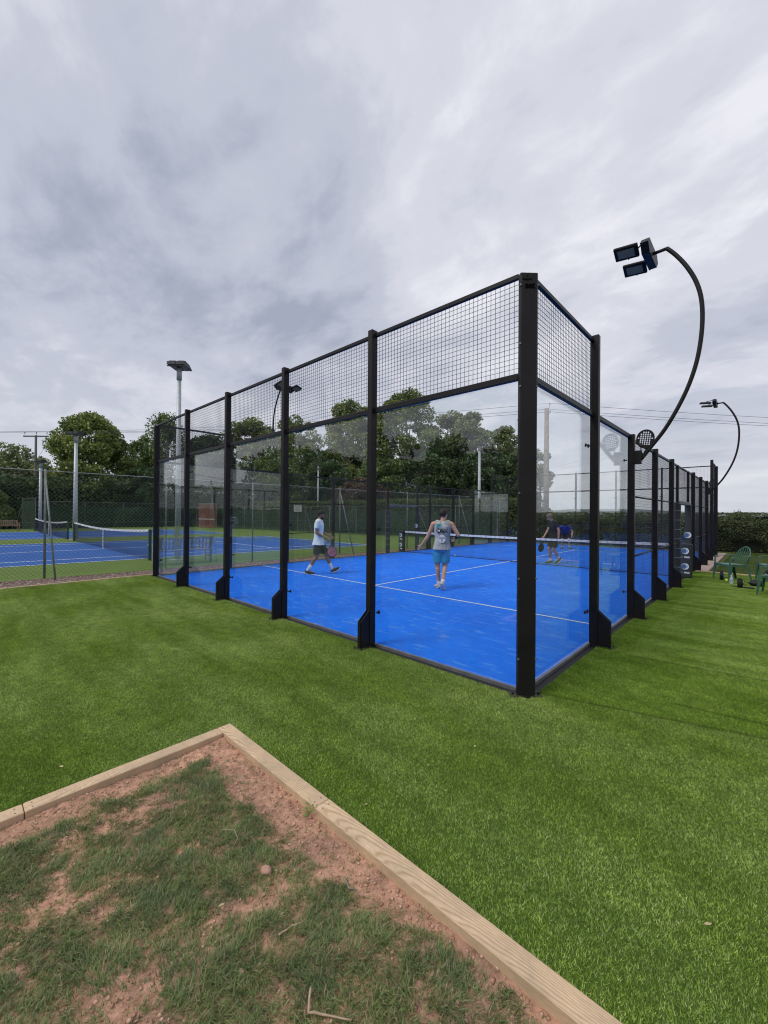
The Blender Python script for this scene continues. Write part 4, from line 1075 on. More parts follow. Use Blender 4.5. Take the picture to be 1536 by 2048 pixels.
# ================================================================== TREES, HEDGES
def leaves(C_, size, r, up=0.0, ar=0.62):
    """C_ (n,3) leaf centres -> quads with random tilt"""
    n = len(C_); nrm = r.normal(size=(n, 3)); nrm[:, 2] = np.abs(nrm[:, 2]) + up
    nrm /= np.linalg.norm(nrm, axis=1, keepdims=True)
    t = r.normal(size=(n, 3)); a = np.cross(nrm, t); a /= np.linalg.norm(a, axis=1, keepdims=True); b_ = np.cross(nrm, a)
    s = (size * r.uniform(0.6, 1.3, n))[:, None]
    V = np.stack([C_ - a * s * .5, C_ + b_ * s * .5 * ar, C_ + a * s * .5, C_ - b_ * s * .5 * ar], 1)
    return V.reshape(-1, 3), np.arange(n * 4).reshape(-1, 4)
def tree(x, y, h, cr, mat, label, seed, nleaf=13000, leaf=0.26, base=0.12, shape='round', trunkmat=None, clumps=90, clr=0.30, name='broadleaf_tree'):
    r = np.random.default_rng(seed); rr = random.Random(seed)
    t = thing(name, (x, y, 0), 0, label, 'tree')
    zb = h * base; H = h - zb
    cen = []; 
    while len(cen) < clumps:
        u = rr.random(); a = rr.uniform(0, 6.283)
        if shape == 'round': prof = (1 - max(0, (u - 0.35) / 0.68) ** 2.3) ** 0.5 * (0.85 + 0.15 * min(1, u * 3))
        elif shape == 'dome': prof = (1 - u ** 2.6) ** 0.5 * (0.8 + 0.2 * min(1, u * 4))
        else: prof = math.sin(math.pi * (0.12 + 0.86 * u)) ** 0.8
        rad = cr * prof * (0.25 + 0.72 * rr.random() ** 0.5) * (1 + 0.14 * math.sin(3 * a + seed))
        cen.append((rad * math.cos(a), rad * math.sin(a), zb + H * u * 0.93, prof))
    trk = MB(); trk.tube([(0, 0, -0.1), (0.05 * h * .3, 0, h * .3), (0, 0.02 * h, h * .62), (0, 0, h * 0.85)], [0.035 * h * .6, 0.024 * h * .6, 0.012 * h * .6, 0.04], 9)
    trk.build('trunk', trunkmat or bark, t, True)
    lb = MB()
    for k in range(0, clumps, 6):
        c = cen[k]; z0 = max(h * .14, c[2] * 0.55); m_ = Vector((c[0] * .45, c[1] * .45, (z0 + c[2]) / 2 + .1))
        lb.tube([(0, 0, z0), m_, (c[0], c[1], c[2])], [0.09, 0.06, 0.02], 5)
    lb.build('limbs', trunkmat or bark, t)
    nleaf = int(nleaf * (2.4 if shape == 'birch' else 2.3)); leaf = leaf * (1.2 if shape == 'birch' else 1.15)
    per = nleaf // clumps; P = []
    for c in cen:
        R_ = cr * clr * rr.uniform(0.7, 1.25); d = r.normal(size=(per, 3)); d /= np.linalg.norm(d, axis=1, keepdims=True)
        rad = R_ * r.uniform(0.25, 1.0, per) ** 0.5
        q_ = d * rad[:, None]; q_[:, 2] *= 0.75
        if shape == 'birch': q_[:, 2] = q_[:, 2] * 1.5 - np.abs(r.normal(0, .35, per)) * R_; q_[:, :2] *= 0.75
        P.append(q_ + np.array(c[:3]))
    P = np.concatenate(P); V, F = leaves(P, leaf, r)
    link('crown', npmesh('crown', V, F, mat), t)
    return t
TR = [
 (-68.4, 1.8, 9.9, 4.4, leaf_pale, 'loose pale green tree at the left edge behind the utility pole', 1, 9000, .32, .05, 'round', 60, .34),
 (-69, -8, 9.2, 4.2, leaf_mid, 'green tree off the left edge beyond the far bench', 31, 6000, .34, .05, 'round', 50, .34),
 (-56.4, 7.4, 13.4, 4.9, leaf_lime, 'big dome shaped lime tree with yellow green leaves reaching to the ground', 2, 24000, .27, .0, 'dome', 170, .22),
 (-58.5, 16.4, 15.6, 4.3, leaf_mid, 'tall feathery birch tree right of the big lime tree', 3, 9000, .24, .1, 'birch', 75, .30),
 (-60.5, 14.3, 12.6, 3.2, leaf_mid, 'smaller feathery birch beside the tall birch', 33, 5000, .24, .1, 'birch', 40, .30),
 (-58.4, 22.0, 13.4, 4.0, leaf_dark, 'dark tree right of the birches, above the brick wall', 4, 10000, .30, .05, 'round', 70, .28),
 (-49.0, 24.0, 14.4, 4.6, leaf_lime, 'rounded tree with light top behind the third panel of the cage', 5, 14000, .28, .05, 'round', 90, .26),
 (-47.3, 29.7, 15.8, 4.0, leaf_lime, 'rounded tree behind the left curved floodlight head', 6, 12000, .28, .05, 'round', 80, .27),
 (-35.4, 29.9, 15.6, 4.2, leaf_lime, 'tall tree left of the tallest tree, behind the fourth panel of the cage', 7, 14000, .27, .1, 'round', 90, .26),
 (-29.3, 32.9, 16.4, 4.4, leaf_lime, 'tallest tree, topping the mesh of the panel next to the corner post', 8, 16000, .26, .08, 'round', 100, .25),
 (-27.6, 39.0, 14.7, 3.9, leaf_pale, 'light tree just right of the tallest tree', 9, 12000, .27, .1, 'round', 80, .27),
 (-22.9, 36.2, 13.4, 3.1, leaf_pale, 'narrow light tree behind the lamp post at the far cage corner', 10, 9000, .25, .1, 'round', 70, .28),
 (-22.1, 42.4, 12.6, 3.5, leaf_pale, 'pale tree left of the near corner post', 11, 9000, .27, .1, 'round', 70, .28),
 (-17.6, 40.2, 9.4, 2.9, leaf_pale, 'low pale tree seen just right of the corner post, beside the utility pole', 12, 7000, .25, .1, 'round', 55, .3),
]
for (x, y, h, cr, mt, lb, sd_, nl, lf, bs, shp, cl, clr_) in TR:
    tree(x, y, h, cr, mt, lb, sd_, nl, lf, bs, shp, birchbark if shp == 'birch' else None, cl, clr_, 'birch_tree' if shp == 'birch' else 'broadleaf_tree')
BU = [(-47.9, 19.4, 9.2, 4.0, leaf_dark, 'dark tree filling the gap behind the brick practice wall', 81), (-43.6, 25.0, 9.8, 4.0, leaf_mid, 'green tree filling the gap left of the left curved floodlight', 82),
      (-39.6, 27.8, 10.0, 4.0, leaf_dark, 'dark tree filling the gap behind the slim pale mast', 83), (-34.6, 31.5, 10.2, 3.9, leaf_dark, 'dark tree between the two tallest trees', 84),
      (-30.0, 36.5, 10.4, 3.8, leaf_mid, 'green tree behind the tallest tree', 85), (-25.0, 34.0, 9.8, 3.4, leaf_dark, 'dark tree right below the light trees', 86), (-20.6, 37.6, 9.2, 3.2, leaf_dark, 'dark tree left of the near corner post, behind the far cage corner', 87),
      (-41.4, 19.2, 7.4, 3.3, leaf_dark, 'dark understorey tree above the brick practice wall', 41),
      (-36.6, 20.8, 7.6, 3.2, leaf_mid, 'green understorey tree behind the left curved floodlight', 42),
      (-31.6, 23.0, 7.7, 3.1, leaf_dark, 'dark understorey tree above the man in the white shirt', 43),
      (-27.4, 26.4, 7.6, 3.1, leaf_mid, 'mid green understorey tree behind the fourth post of the cage', 44),
      (-22.6, 28.2, 8.0, 3.0, leaf_dark, 'dark understorey tree below the tallest tree', 45),
      (-18.8, 31.4, 8.0, 3.0, leaf_dark, 'dark understorey tree above the head of the man in the grey vest', 46),
      (-16.2, 33.6, 7.6, 2.6, leaf_dark, 'dark understorey tree behind the far cage corner', 47),
      (-25.9, 22.6, 4.8, 3.0, leaf_copper, 'low copper brown shrub behind the clipped hedge', 48),
      (-51.5, 11.8, 7.0, 3.3, leaf_dark, 'dark bushy tree between the lime tree and the far windbreak fence', 49),
      (-50.5, 16.8, 6.6, 3.3, leaf_dark, 'dark bushy tree below the birches', 50)]
for (x, y, h, cr, mt, lb, sd_) in BU:
    tree(x, y, h, cr, mt, lb, sd_, 12000, 0.25, 0.0, 'dome', None, 100, 0.26, 'understorey_tree')

def hedge(name, pts, h, wd_, mat, label, n, leaf, seed, uneven=0.12, cat='hedge'):
    """leaf shell over a dark twig core following a line"""
    r = np.random.default_rng(seed)
    t = thing(name, (*pts[0], 0), 0, label, cat)
    o0 = np.array(pts[0]); A = np.array(pts[:-1], float); B = np.array(pts[1:], float); Ls = np.linalg.norm(B - A, axis=1)
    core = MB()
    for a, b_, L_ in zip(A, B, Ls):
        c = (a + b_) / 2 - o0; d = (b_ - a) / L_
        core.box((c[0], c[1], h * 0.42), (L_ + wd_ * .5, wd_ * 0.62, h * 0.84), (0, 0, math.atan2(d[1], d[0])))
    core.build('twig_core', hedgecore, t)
    seg = r.choice(len(A), n, p=Ls / Ls.sum()); u = r.uniform(-0.02, 1.02, n)
    d = (B - A)[seg] / Ls[seg][:, None]; base = A[seg] + (B - A)[seg] * u[:, None] - o0
    nrm = np.stack([-d[:, 1], d[:, 0]], 1)
    per = r.uniform(0, 1, n); side = np.where(r.uniform(0, 1, n) < 0.5, -1, 1)
    top = per < wd_ / (wd_ + 2 * h); w_off = np.where(top, r.uniform(-.5, .5, n) * wd_, side * wd_ * 0.5)
    z = np.where(top, h, r.uniform(0, 1, n) ** 0.85 * h)
    wob = np.array([mnoise.noise(Vector((b0 * 1.1, b1 * 1.1, zz * 1.3 + seed))) + .5 * mnoise.noise(Vector((b0 * 3.4, b1 * 3.4, zz * 3.4))) for b0, b1, zz in zip(base[:, 0], base[:, 1], z)])
    w_off = w_off + np.sign(w_off) * (wob * uneven * 1.6 - np.abs(r.normal(0, .10, n))); z = np.where(top, z + wob * uneven + r.normal(0, .04 + .16 * max(0, uneven - .2), n) + np.abs(r.normal(0, .3 * max(0, uneven - .2), n)), z)
    P = np.stack([base[:, 0] + nrm[:, 0] * w_off, base[:, 1] + nrm[:, 1] * w_off, np.clip(z, 0.02, None)], 1)
    V, F = leaves(P, leaf, r)
    o = link('foliage', npmesh('foliage', V, F, mat), t)
    return t
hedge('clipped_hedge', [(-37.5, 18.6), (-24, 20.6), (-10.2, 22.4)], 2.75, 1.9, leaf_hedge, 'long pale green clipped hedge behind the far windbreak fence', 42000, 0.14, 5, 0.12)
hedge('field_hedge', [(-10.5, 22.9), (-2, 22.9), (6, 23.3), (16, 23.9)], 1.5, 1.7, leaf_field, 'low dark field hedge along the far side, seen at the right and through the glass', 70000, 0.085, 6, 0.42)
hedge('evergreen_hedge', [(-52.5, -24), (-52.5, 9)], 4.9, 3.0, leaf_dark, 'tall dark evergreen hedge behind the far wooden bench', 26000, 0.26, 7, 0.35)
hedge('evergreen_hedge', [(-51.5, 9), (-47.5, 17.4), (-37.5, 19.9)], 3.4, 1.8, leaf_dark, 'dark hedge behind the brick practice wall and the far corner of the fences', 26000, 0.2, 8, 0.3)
tree(-50.4, -1.8, 3.9, 2.2, leaf_mid, 'rounded grey green shrub behind the far wooden bench', 61, 7000, 0.2, 0.0, 'dome', None, 60, 0.3, 'shrub')
hedge('field_hedge', [(-30, 78), (10, 80), (70, 76)], 2.0, 2.5, leaf_field, 'distant dark hedge line beyond the field, under the hills', 14000, 0.35, 16, 0.3)
# thin shoots above the field hedge
for k, (x, y, hh_) in enumerate(((2.5, 23.0, 2.0), (3.1, 23.2, 1.85), (0.9, 22.9, 1.75), (-4.6, 22.9, 2.1), (-3.4, 22.9, 1.9), (-6.8, 22.8, 2.1), (1.8, 23.0, 1.8))):
    t = thing('hedge_shoot', (x, y, 0), 0, 'thin leafy shoot standing above the low dark field hedge', 'shoot', 'shoots above the field hedge')
    st = MB(); Cc = []
    for j in range(4):
        a = random.uniform(-.35, .35); b_ = random.uniform(-.3, .3); hj = hh_ * random.uniform(.85, 1.05)
        st.tube([(0.1 * j, 0, 0.6), (0.1 * j + a * .4, b_ * .4, hj * .8), (0.1 * j + a, b_, hj)], 0.006, 4)
        for q_ in range(14):
            f = random.uniform(.55, 1); Cc.append((0.1 * j + a * f + random.gauss(0, .03), b_ * f + random.gauss(0, .03), hj * (.6 + .4 * f)))
    st.build('stem', bark, t); V, F = leaves(np.array(Cc), 0.06, rng); link('foliage', npmesh('foliage', V, F, leaf_field), t)
# the trees and hedge on the near side, which the photograph shows as the dark lower half of the glass reflections
k = 0
for (x, y, h, cr) in ((-34, -26, 7.4, 4.2), (-27, -28, 8.0, 4.2), (-19, -27, 7.0, 4.0), (-12, -29, 8.2, 4.4), (-5, -28, 7.2, 4.2), (2, -30, 8.2, 4.4), (-42, -27, 8.0, 4.6), (-50, -28, 8.6, 5.0), (10, -28, 6.8, 4.2)):
    tree(x, y, h * 1.22, cr, leaf_dark, 'dark tree behind the camera, seen only mirrored in the end glass', 70 + k, 3500, 0.5, 0.0, 'dome', None, 60, 0.34)['group'] = 'trees behind the camera mirrored in the glass'
    k += 1
hedge('field_hedge', [(-60, -22.5), (20, -24)], 3.2, 2.4, leaf_dark, 'dark hedge on the near side, seen mirrored in the lower half of the end glass', 16000, 0.45, 12, 0.4)
hedge('field_hedge', [(19, 23), (19, -18)], 1.9, 1.8, leaf_field, 'hedge on the right side, seen mirrored in the side glass', 12000, 0.3, 13, 0.2)

# ================================================================== BENCHES
def bench(x, y, rz, L_, mat, label):
    t = thing('bench', (x, y, 0), rz, label, 'bench')
    for k in range(4): MB().cbox((0, 0.05 + k * 0.115, 0.43), (L_, 0.09, 0.025), 0.003).build('seat_slat', mat, t)
    n_ = int(L_ / 0.12)
    for i in range(n_):
        xx = -L_ / 2 + 0.1 + i * (L_ - 0.2) / (n_ - 1); MB().box((xx, -0.045, 0.66), (0.055, 0.018, 0.32), (R(8), 0, 0)).build('back_slat', mat, t)
    MB().cbox((0, -0.075, 0.845), (L_, 0.04, 0.07), 0.005).build('top_rail', mat, t)
    MB().cbox((0, -0.02, 0.49), (L_, 0.035, 0.05), 0.005).build('lower_rail', mat, t)
    for s in (-1, 1):
        MB().box((s * (L_ / 2 - 0.04), -0.03, 0.44), (0.06, 0.06, 0.88), (R(4), 0, 0)).build('leg', mat, t)
        MB().box((s * (L_ / 2 - 0.04), 0.46, 0.31), (0.06, 0.06, 0.62)).build('leg', mat, t)
        MB().cbox((s * (L_ / 2 - 0.04), 0.22, 0.635), (0.07, 0.56, 0.03), 0.004).build('armrest', mat, t)
        MB().box((s * (L_ / 2 - 0.04), 0.22, 0.2), (0.04, 0.46, 0.05)).build('stretcher', mat, t)
    return t
bench(-44.3, -0.9, R(-90 + 12), 2.1, benchwood, 'brown slatted wooden bench at the far left of the tennis courts')
bench(-12.35, 1.58, R(90), 1.75, benchgrey, 'grey slatted bench facing the near tennis court, seen through the left end of the cage')

# ================================================================== CHAIRS
def ribbon(b, pts, wid, th, side):
    """flat strip along pts; wid across 'side'"""
    pts = [Vector(p) for p in pts]; n_ = len(pts); V = []; F = []
    if not isinstance(wid, (list, tuple)): wid = [wid] * n_
    for i, p in enumerate(pts):
        d = (pts[min(i + 1, n_ - 1)] - pts[max(i - 1, 0)]).normalized(); s = Vector(side[i] if isinstance(side, list) else side); s = (s - d * s.dot(d)).normalized(); m_ = d.cross(s)
        for a, c in ((1, 1), (-1, 1), (-1, -1), (1, -1)): V.append(p + s * wid[i] / 2 * a + m_ * th / 2 * c)
    for i in range(n_ - 1):
        for k in range(4): F.append((4 * i + k, 4 * i + (k + 1) % 4, 4 * i + 4 + (k + 1) % 4, 4 * i + 4 + k))
    F += [(3, 2, 1, 0), tuple(4 * (n_ - 1) + k for k in range(4))]
    b.add(V, F); return b
def chair(x, y, rz, label):
    t = thing('garden_chair', (x, y, 0), rz, label, 'chair', 'green plastic garden chairs beside the court')
    P = greenplastic
    # seat, slightly dished, with a rolled front lip
    V = []; F = []; NX, NY = 9, 8
    for j in range(NY):
        for i in range(NX):
            u = i / (NX - 1) * 2 - 1; v = j / (NY - 1); w2 = 0.225 + 0.025 * v
            z = 0.425 - 0.02 * (1 - u * u) * math.sin(v * math.pi) + 0.012 * v - (0.03 * (v - .85) / .15 if v > 0.85 else 0)
            V.append((u * w2, -0.21 + 0.44 * v, z))
    for j in range(NY - 1):
        for i in range(NX - 1): a = j * NX + i; F.append((a, a + 1, a + NX + 1, a + NX))
    so_ = MB().add(V, F).build('seat', P, t, True)
    md = so_.modifiers.new('thickness', 'SOLIDIFY'); md.thickness = 0.012
    b = MB()
    ribbon(b, [(-.25, .225, .40), (.25, .225, .40)], 0.04, 0.006, (0, 0, 1)); ribbon(b, [(-.235, -.2, .39), (-.25, .22, .395)], 0.04, 0.006, (0, 0, 1)); ribbon(b, [(.235, -.2, .39), (.25, .22, .395)], 0.04, 0.006, (0, 0, 1))
    b.build('seat_rim', P, t)
    # back: rounded hoop with fanned slats
    def hoop(a):  # a 0..pi from right to left
        zz = 0.45 + 0.43 * math.sin(a) ** 0.75; xx = 0.235 * math.cos(a) * (1.0 + 0.10 * math.sin(a)); return Vector((xx, -0.21 - 0.16 * (zz - 0.43) / 0.43, zz))
    b = MB(); b.tube([hoop(math.pi * i / 20) for i in range(21)], 0.017, 8, True, 0.7); b.build('back_frame', P, t, True)
    for k in range(-3, 4):
        a = math.pi / 2 - k * 0.30; topp = hoop(a); bot = Vector((k * 0.058, -0.205, 0.44)); mid_ = (topp + bot) / 2 + Vector((0, -0.015, 0))
        ribbon(MB(), [bot, mid_, topp], [0.018, 0.024, 0.020], 0.006, (1, 0, 0)).build('back_slat', P, t)
    for s in (-1, 1):
        b = MB(); arm = [(s * .235, -.30, .66), (s * .275, -.22, .645), (s * .29, -.05, .635), (s * .29, .14, .63), (s * .285, .205, .60), (s * .275, .215, .52), (s * .262, .22, .42)]
        ribbon(b, arm, [.03, .045, .05, .05, .045, .04, .04], 0.014, [(1, 0, 0)] * 7).build('armrest', P, t)
        b = MB()
        ribbon(b, [(s * .262, .225, .43), (s * .275, .24, .2), (s * .285, .255, 0)], [.075, .06, .045], 0.008, (1, 0, 0))
        ribbon(b, [(s * .285, .20, .43), (s * .295, .225, .2), (s * .30, .245, 0)], [.07, .05, .035], 0.008, (0, 1, 0)).build('leg', P, t)
        b = MB()
        ribbon(b, [(s * .235, -.22, .43), (s * .25, -.27, .2), (s * .265, -.32, 0)], [.07, .055, .045], 0.008, (1, 0, 0))
        ribbon(b, [(s * .255, -.195, .43), (s * .27, -.25, .2), (s * .28, -.305, 0)], [.07, .05, .035], 0.008, (0, 1, 0)).build('leg', P, t)
    return t
c1 = chair(1.04, 10.50, R(128), 'green plastic garden chair nearest the cage gate, with bottles at its feet')
c2 = dup(c1, (1.86, 11.02, 0), R(112), 'green plastic garden chair at the right edge, standing behind the nearest one')
c3 = dup(c1, (1.86, 8.42, 0), R(82), 'green plastic garden chair closest to the camera, cut by the right edge')

# ================================================================== SMALL THINGS BY THE CHAIRS
flaskblue = simple('navy_flask', (0.012, 0.02, 0.06), 0.35); 
def flask(x, y, h, r_, mat, label, capm):
    t = thing('flask', (x, y, 0), 0, label, 'bottle')
    MB().tube([(0, 0, 0.005), (0, 0, h * .78), (0, 0, h * .82)], [r_, r_, r_ * .85], 16).build('body', mat, t, True)
    MB().tube([(0, 0, h * .82), (0, 0, h * .95)], r_ * .7, 12).tube([(-r_ * .5, 0, h * .93), (0, 0, h * 1.06), (r_ * .5, 0, h * .93)], 0.006, 6).build('lid', capm, t, True)
flask(0.86, 10.26, 0.235, 0.042, flaskblue, 'navy flask under the chair nearest the gate', blackrub)
flask(1.27, 9.05, 0.23, 0.052, blackrub, 'squat black flask on the turf between the chairs', blackrub)
wb = thing('water_bottle', (1.09, 9.55, 0), 0, 'clear plastic water bottle with a white cap in front of the chair', 'bottle')
MB().tube([(0, 0, 0.003), (0, 0, .02), (0, 0, .15), (0, 0, .19), (0, 0, .21)], [.034, .037, .037, .018, .013], 16).build('body', clearplastic, wb, True)
MB().tube([(0, 0, .21), (0, 0, .23)], .016, 12).build('cap', inkwhite, wb); MB().tube([(0, 0, .075), (0, 0, .125)], .0385, 16, False).build('wrapper', simple('pale_blue_wrapper', (0.35, 0.45, 0.6), 0.5), wb)
ballm = simple('tennis_ball_felt', (0.62, 0.78, 0.08), 0.9)
tag(MB().ell((0, 0, 0), (0.034, 0.034, 0.034), 16, 10).build('ball', ballm, None, True, (0.97, 10.06, 0.036)), 'yellow ball on the turf beside the navy flask', 'ball')
cs = thing('shoulder_bag', (1.55, 9.62, 0), R(20), 'crumpled black bag on the turf between the green chairs', 'bag')
b = MB().ell((0, 0, 0.075), (0.15, 0.10, 0.085), 18, 10); b.v = [(v[0], v[1], max(0.004, v[2] * (1 + 0.35 * mnoise.noise(Vector((v[0] * 12, v[1] * 12, v[2] * 12)))))) for v in b.v]
b.build('body', blackrub, cs, True)
MB().tube([(-.14, 0, .06), (-.2, .05, .1), (-.25, .02, .03), (-.2, -.04, .012)], 0.009, 6).build('strap', blackrub, cs)
pc = thing('phone_case', (1.43, 9.05, 0), R(-25), 'flat black case lying on the turf beside the squat flask', 'case')
MB().cbox((0, 0, 0.02), (0.19, 0.10, 0.035), 0.01).build('body', blackrub, pc); MB().cbox((-.28, -.02, 0.012), (0.13, 0.09, 0.02), 0.006).build('strap', blackrub, pc)
cs2 = thing('shoulder_bag', (1.82, 8.45, 0.43), R(60), 'black bag lying on the seat of the chair closest to the camera', 'bag')
b = MB().ell((0, 0, 0.06), (0.14, 0.11, 0.07), 16, 8); b.build('body', blackrub, cs2, True)
tag(MB().ell((0, 0, 0), (0.033, 0.033, 0.033), 14, 8).build('ball', simple('pale_ball', (0.7, 0.78, 0.6), 0.9), None, True, (-7.35, 10.05, 0.045)), 'pale ball just beyond the net, right of the man in the grey vest', 'ball')
tag(MB().ell((0, 0, 0), (0.033, 0.033, 0.033), 14, 8).build('ball', MATS['pale_ball'], None, True, (-6.35, 17.1, 0.045)), 'pale ball at the feet of the bending man in blue', 'ball')

# ================================================================== PEOPLE
skinA = simple('skin_light', (0.56, 0.31, 0.22), 0.55, 0, 0.10, 5); skinB = simple('skin_tanned', (0.30, 0.15, 0.095), 0.55, 0, 0.10, 5)
hairdk = simple('dark_brown_hair', (0.014, 0.009, 0.007), 0.7, 0, 0.4, 40); hairgr = simple('short_grey_hair', (0.16, 0.12, 0.09), 0.8, 0, 0.3, 40)
sockw = simple('white_sock', (0.72, 0.72, 0.74), 0.9, 0, 0.05); solew = simple('white_sole', (0.6, 0.6, 0.58), 0.7)
def remesh(b, name, mat, vox, parent, smooth=6):
    me = bpy.data.meshes.new(name); me.from_pydata(b.v, [], b.f)
    import bmesh
    bm = bmesh.new(); bm.from_mesh(me); bmesh.ops.recalc_face_normals(bm, faces=bm.faces); bm.to_mesh(me); bm.free()
    ob = bpy.data.objects.new(name, me); COL.objects.link(ob)
    m1 = ob.modifiers.new('r', 'REMESH'); m1.mode = 'VOXEL'; m1.voxel_size = vox; m1.use_smooth_shade = True
    m2 = ob.modifiers.new('s', 'SMOOTH'); m2.iterations = smooth; m2.factor = 0.5
    dg = bpy.context.evaluated_depsgraph_get(); me2 = bpy.data.meshes.new_from_object(ob.evaluated_get(dg))
    bpy.data.objects.remove(ob); me2.name = name; me2.materials.clear(); me2.materials.append(mat); me2.shade_smooth()
    return link(name, me2, parent)
def cap(b, p, q, r0, r1, n=14):
    """tapered capsule"""
    p = Vector(p); q = Vector(q); d = (q - p); L_ = d.length; d = d / L_
    pts = []; rad = []
    for k in range(4): a = math.pi / 2 * (k / 4); pts.append(p - d * r0 * math.cos(a)); rad.append(max(0.001, r0 * math.sin(a)))
    pts.append(p); rad.append(r0); pts.append(p.lerp(q, .5)); rad.append((r0 + r1) / 2 * 1.03); pts.append(q); rad.append(r1)
    for k in range(1, 5): a = math.pi / 2 * (k / 4); pts.append(q + d * r1 * math.sin(a)); rad.append(max(0.001, r1 * math.cos(a)))
    b.tube(pts, rad, n, True)
def loft(b, secs, n=20):
    """secs: (centre, rx, ry, right, fwd)"""
    V = []; F = []
    for c, rx, ry, rt, fw in secs:
        c = Vector(c); rt = Vector(rt).normalized(); fw = Vector(fw); fw = (fw - rt * fw.dot(rt)).normalized()
        for k in range(n):
            t = 2 * math.pi * k / n; cs_, sn = math.cos(t), math.sin(t)
            e = 2.4; sx = abs(cs_) ** (2 / e) * (1 if cs_ >= 0 else -1); sy = abs(sn) ** (2 / e) * (1 if sn >= 0 else -1)
            V.append(c + rt * rx * sx + fw * ry * sy)
    m_ = len(secs)
    for i in range(m_ - 1):
        for k in range(n): j = (k + 1) % n; F.append((i * n + k, i * n + j, (i + 1) * n + j, (i + 1) * n + k))
    F.append(tuple(range(n - 1, -1, -1))); F.append(tuple((m_ - 1) * n + k for k in range(n)))
    b.add(V, F)
def hand(b, wrist, d, palmn, curl, s=1.0, left=False):
    """palm + four fingers + thumb; d: pointing direction, palmn: palm normal"""
    d = Vector(d).normalized(); pn = Vector(palmn); pn = (pn - d * pn.dot(d)).normalized(); sd_ = d.cross(pn)
    if left: sd_ = -sd_
    w_ = Vector(wrist); k0 = w_ + d * 0.085 * s
    for o in (-0.026, -0.009, 0.009, 0.026): cap(b, w_ + sd_ * o * .6, k0 + sd_ * o, 0.017 * s, 0.0135 * s, 8)
    for i, (o, L_) in enumerate(((-.030, .062), (-.010, .078), (.010, .084), (.030, .074))):
        p = k0 + sd_ * o * s; a = 0.0; q_ = p
        for seg in (0.45, 0.32, 0.23):
            a += curl * (0.8 + 0.08 * i); dd = d * math.cos(a) + pn * math.sin(a) + sd_ * o * 1.2
            nx_ = q_ + dd.normalized() * L_ * seg * s; cap(b, q_, nx_, 0.0092 * s, 0.0080 * s, 7); q_ = nx_
    tb = w_ + d * 0.03 * s + sd_ * 0.026 * s; t1 = tb + (d * .6 + sd_ * .75 + pn * .3).normalized() * 0.042 * s; t2 = t1 + (d * .8 + sd_ * .25 + pn * (.2 + curl)).normalized() * 0.034 * s
    cap(b, tb, t1, 0.014 * s, 0.0115 * s, 8); cap(b, t1, t2, 0.011 * s, 0.009 * s, 8)
def limbax(p, q, fw=(0, 1, 0)):
    d = (Vector(q) - Vector(p)).normalized(); rt = Vector((1, 0, 0)); rt = (rt - d * rt.dot(d)).normalized(); return rt, rt.cross(d) * -1
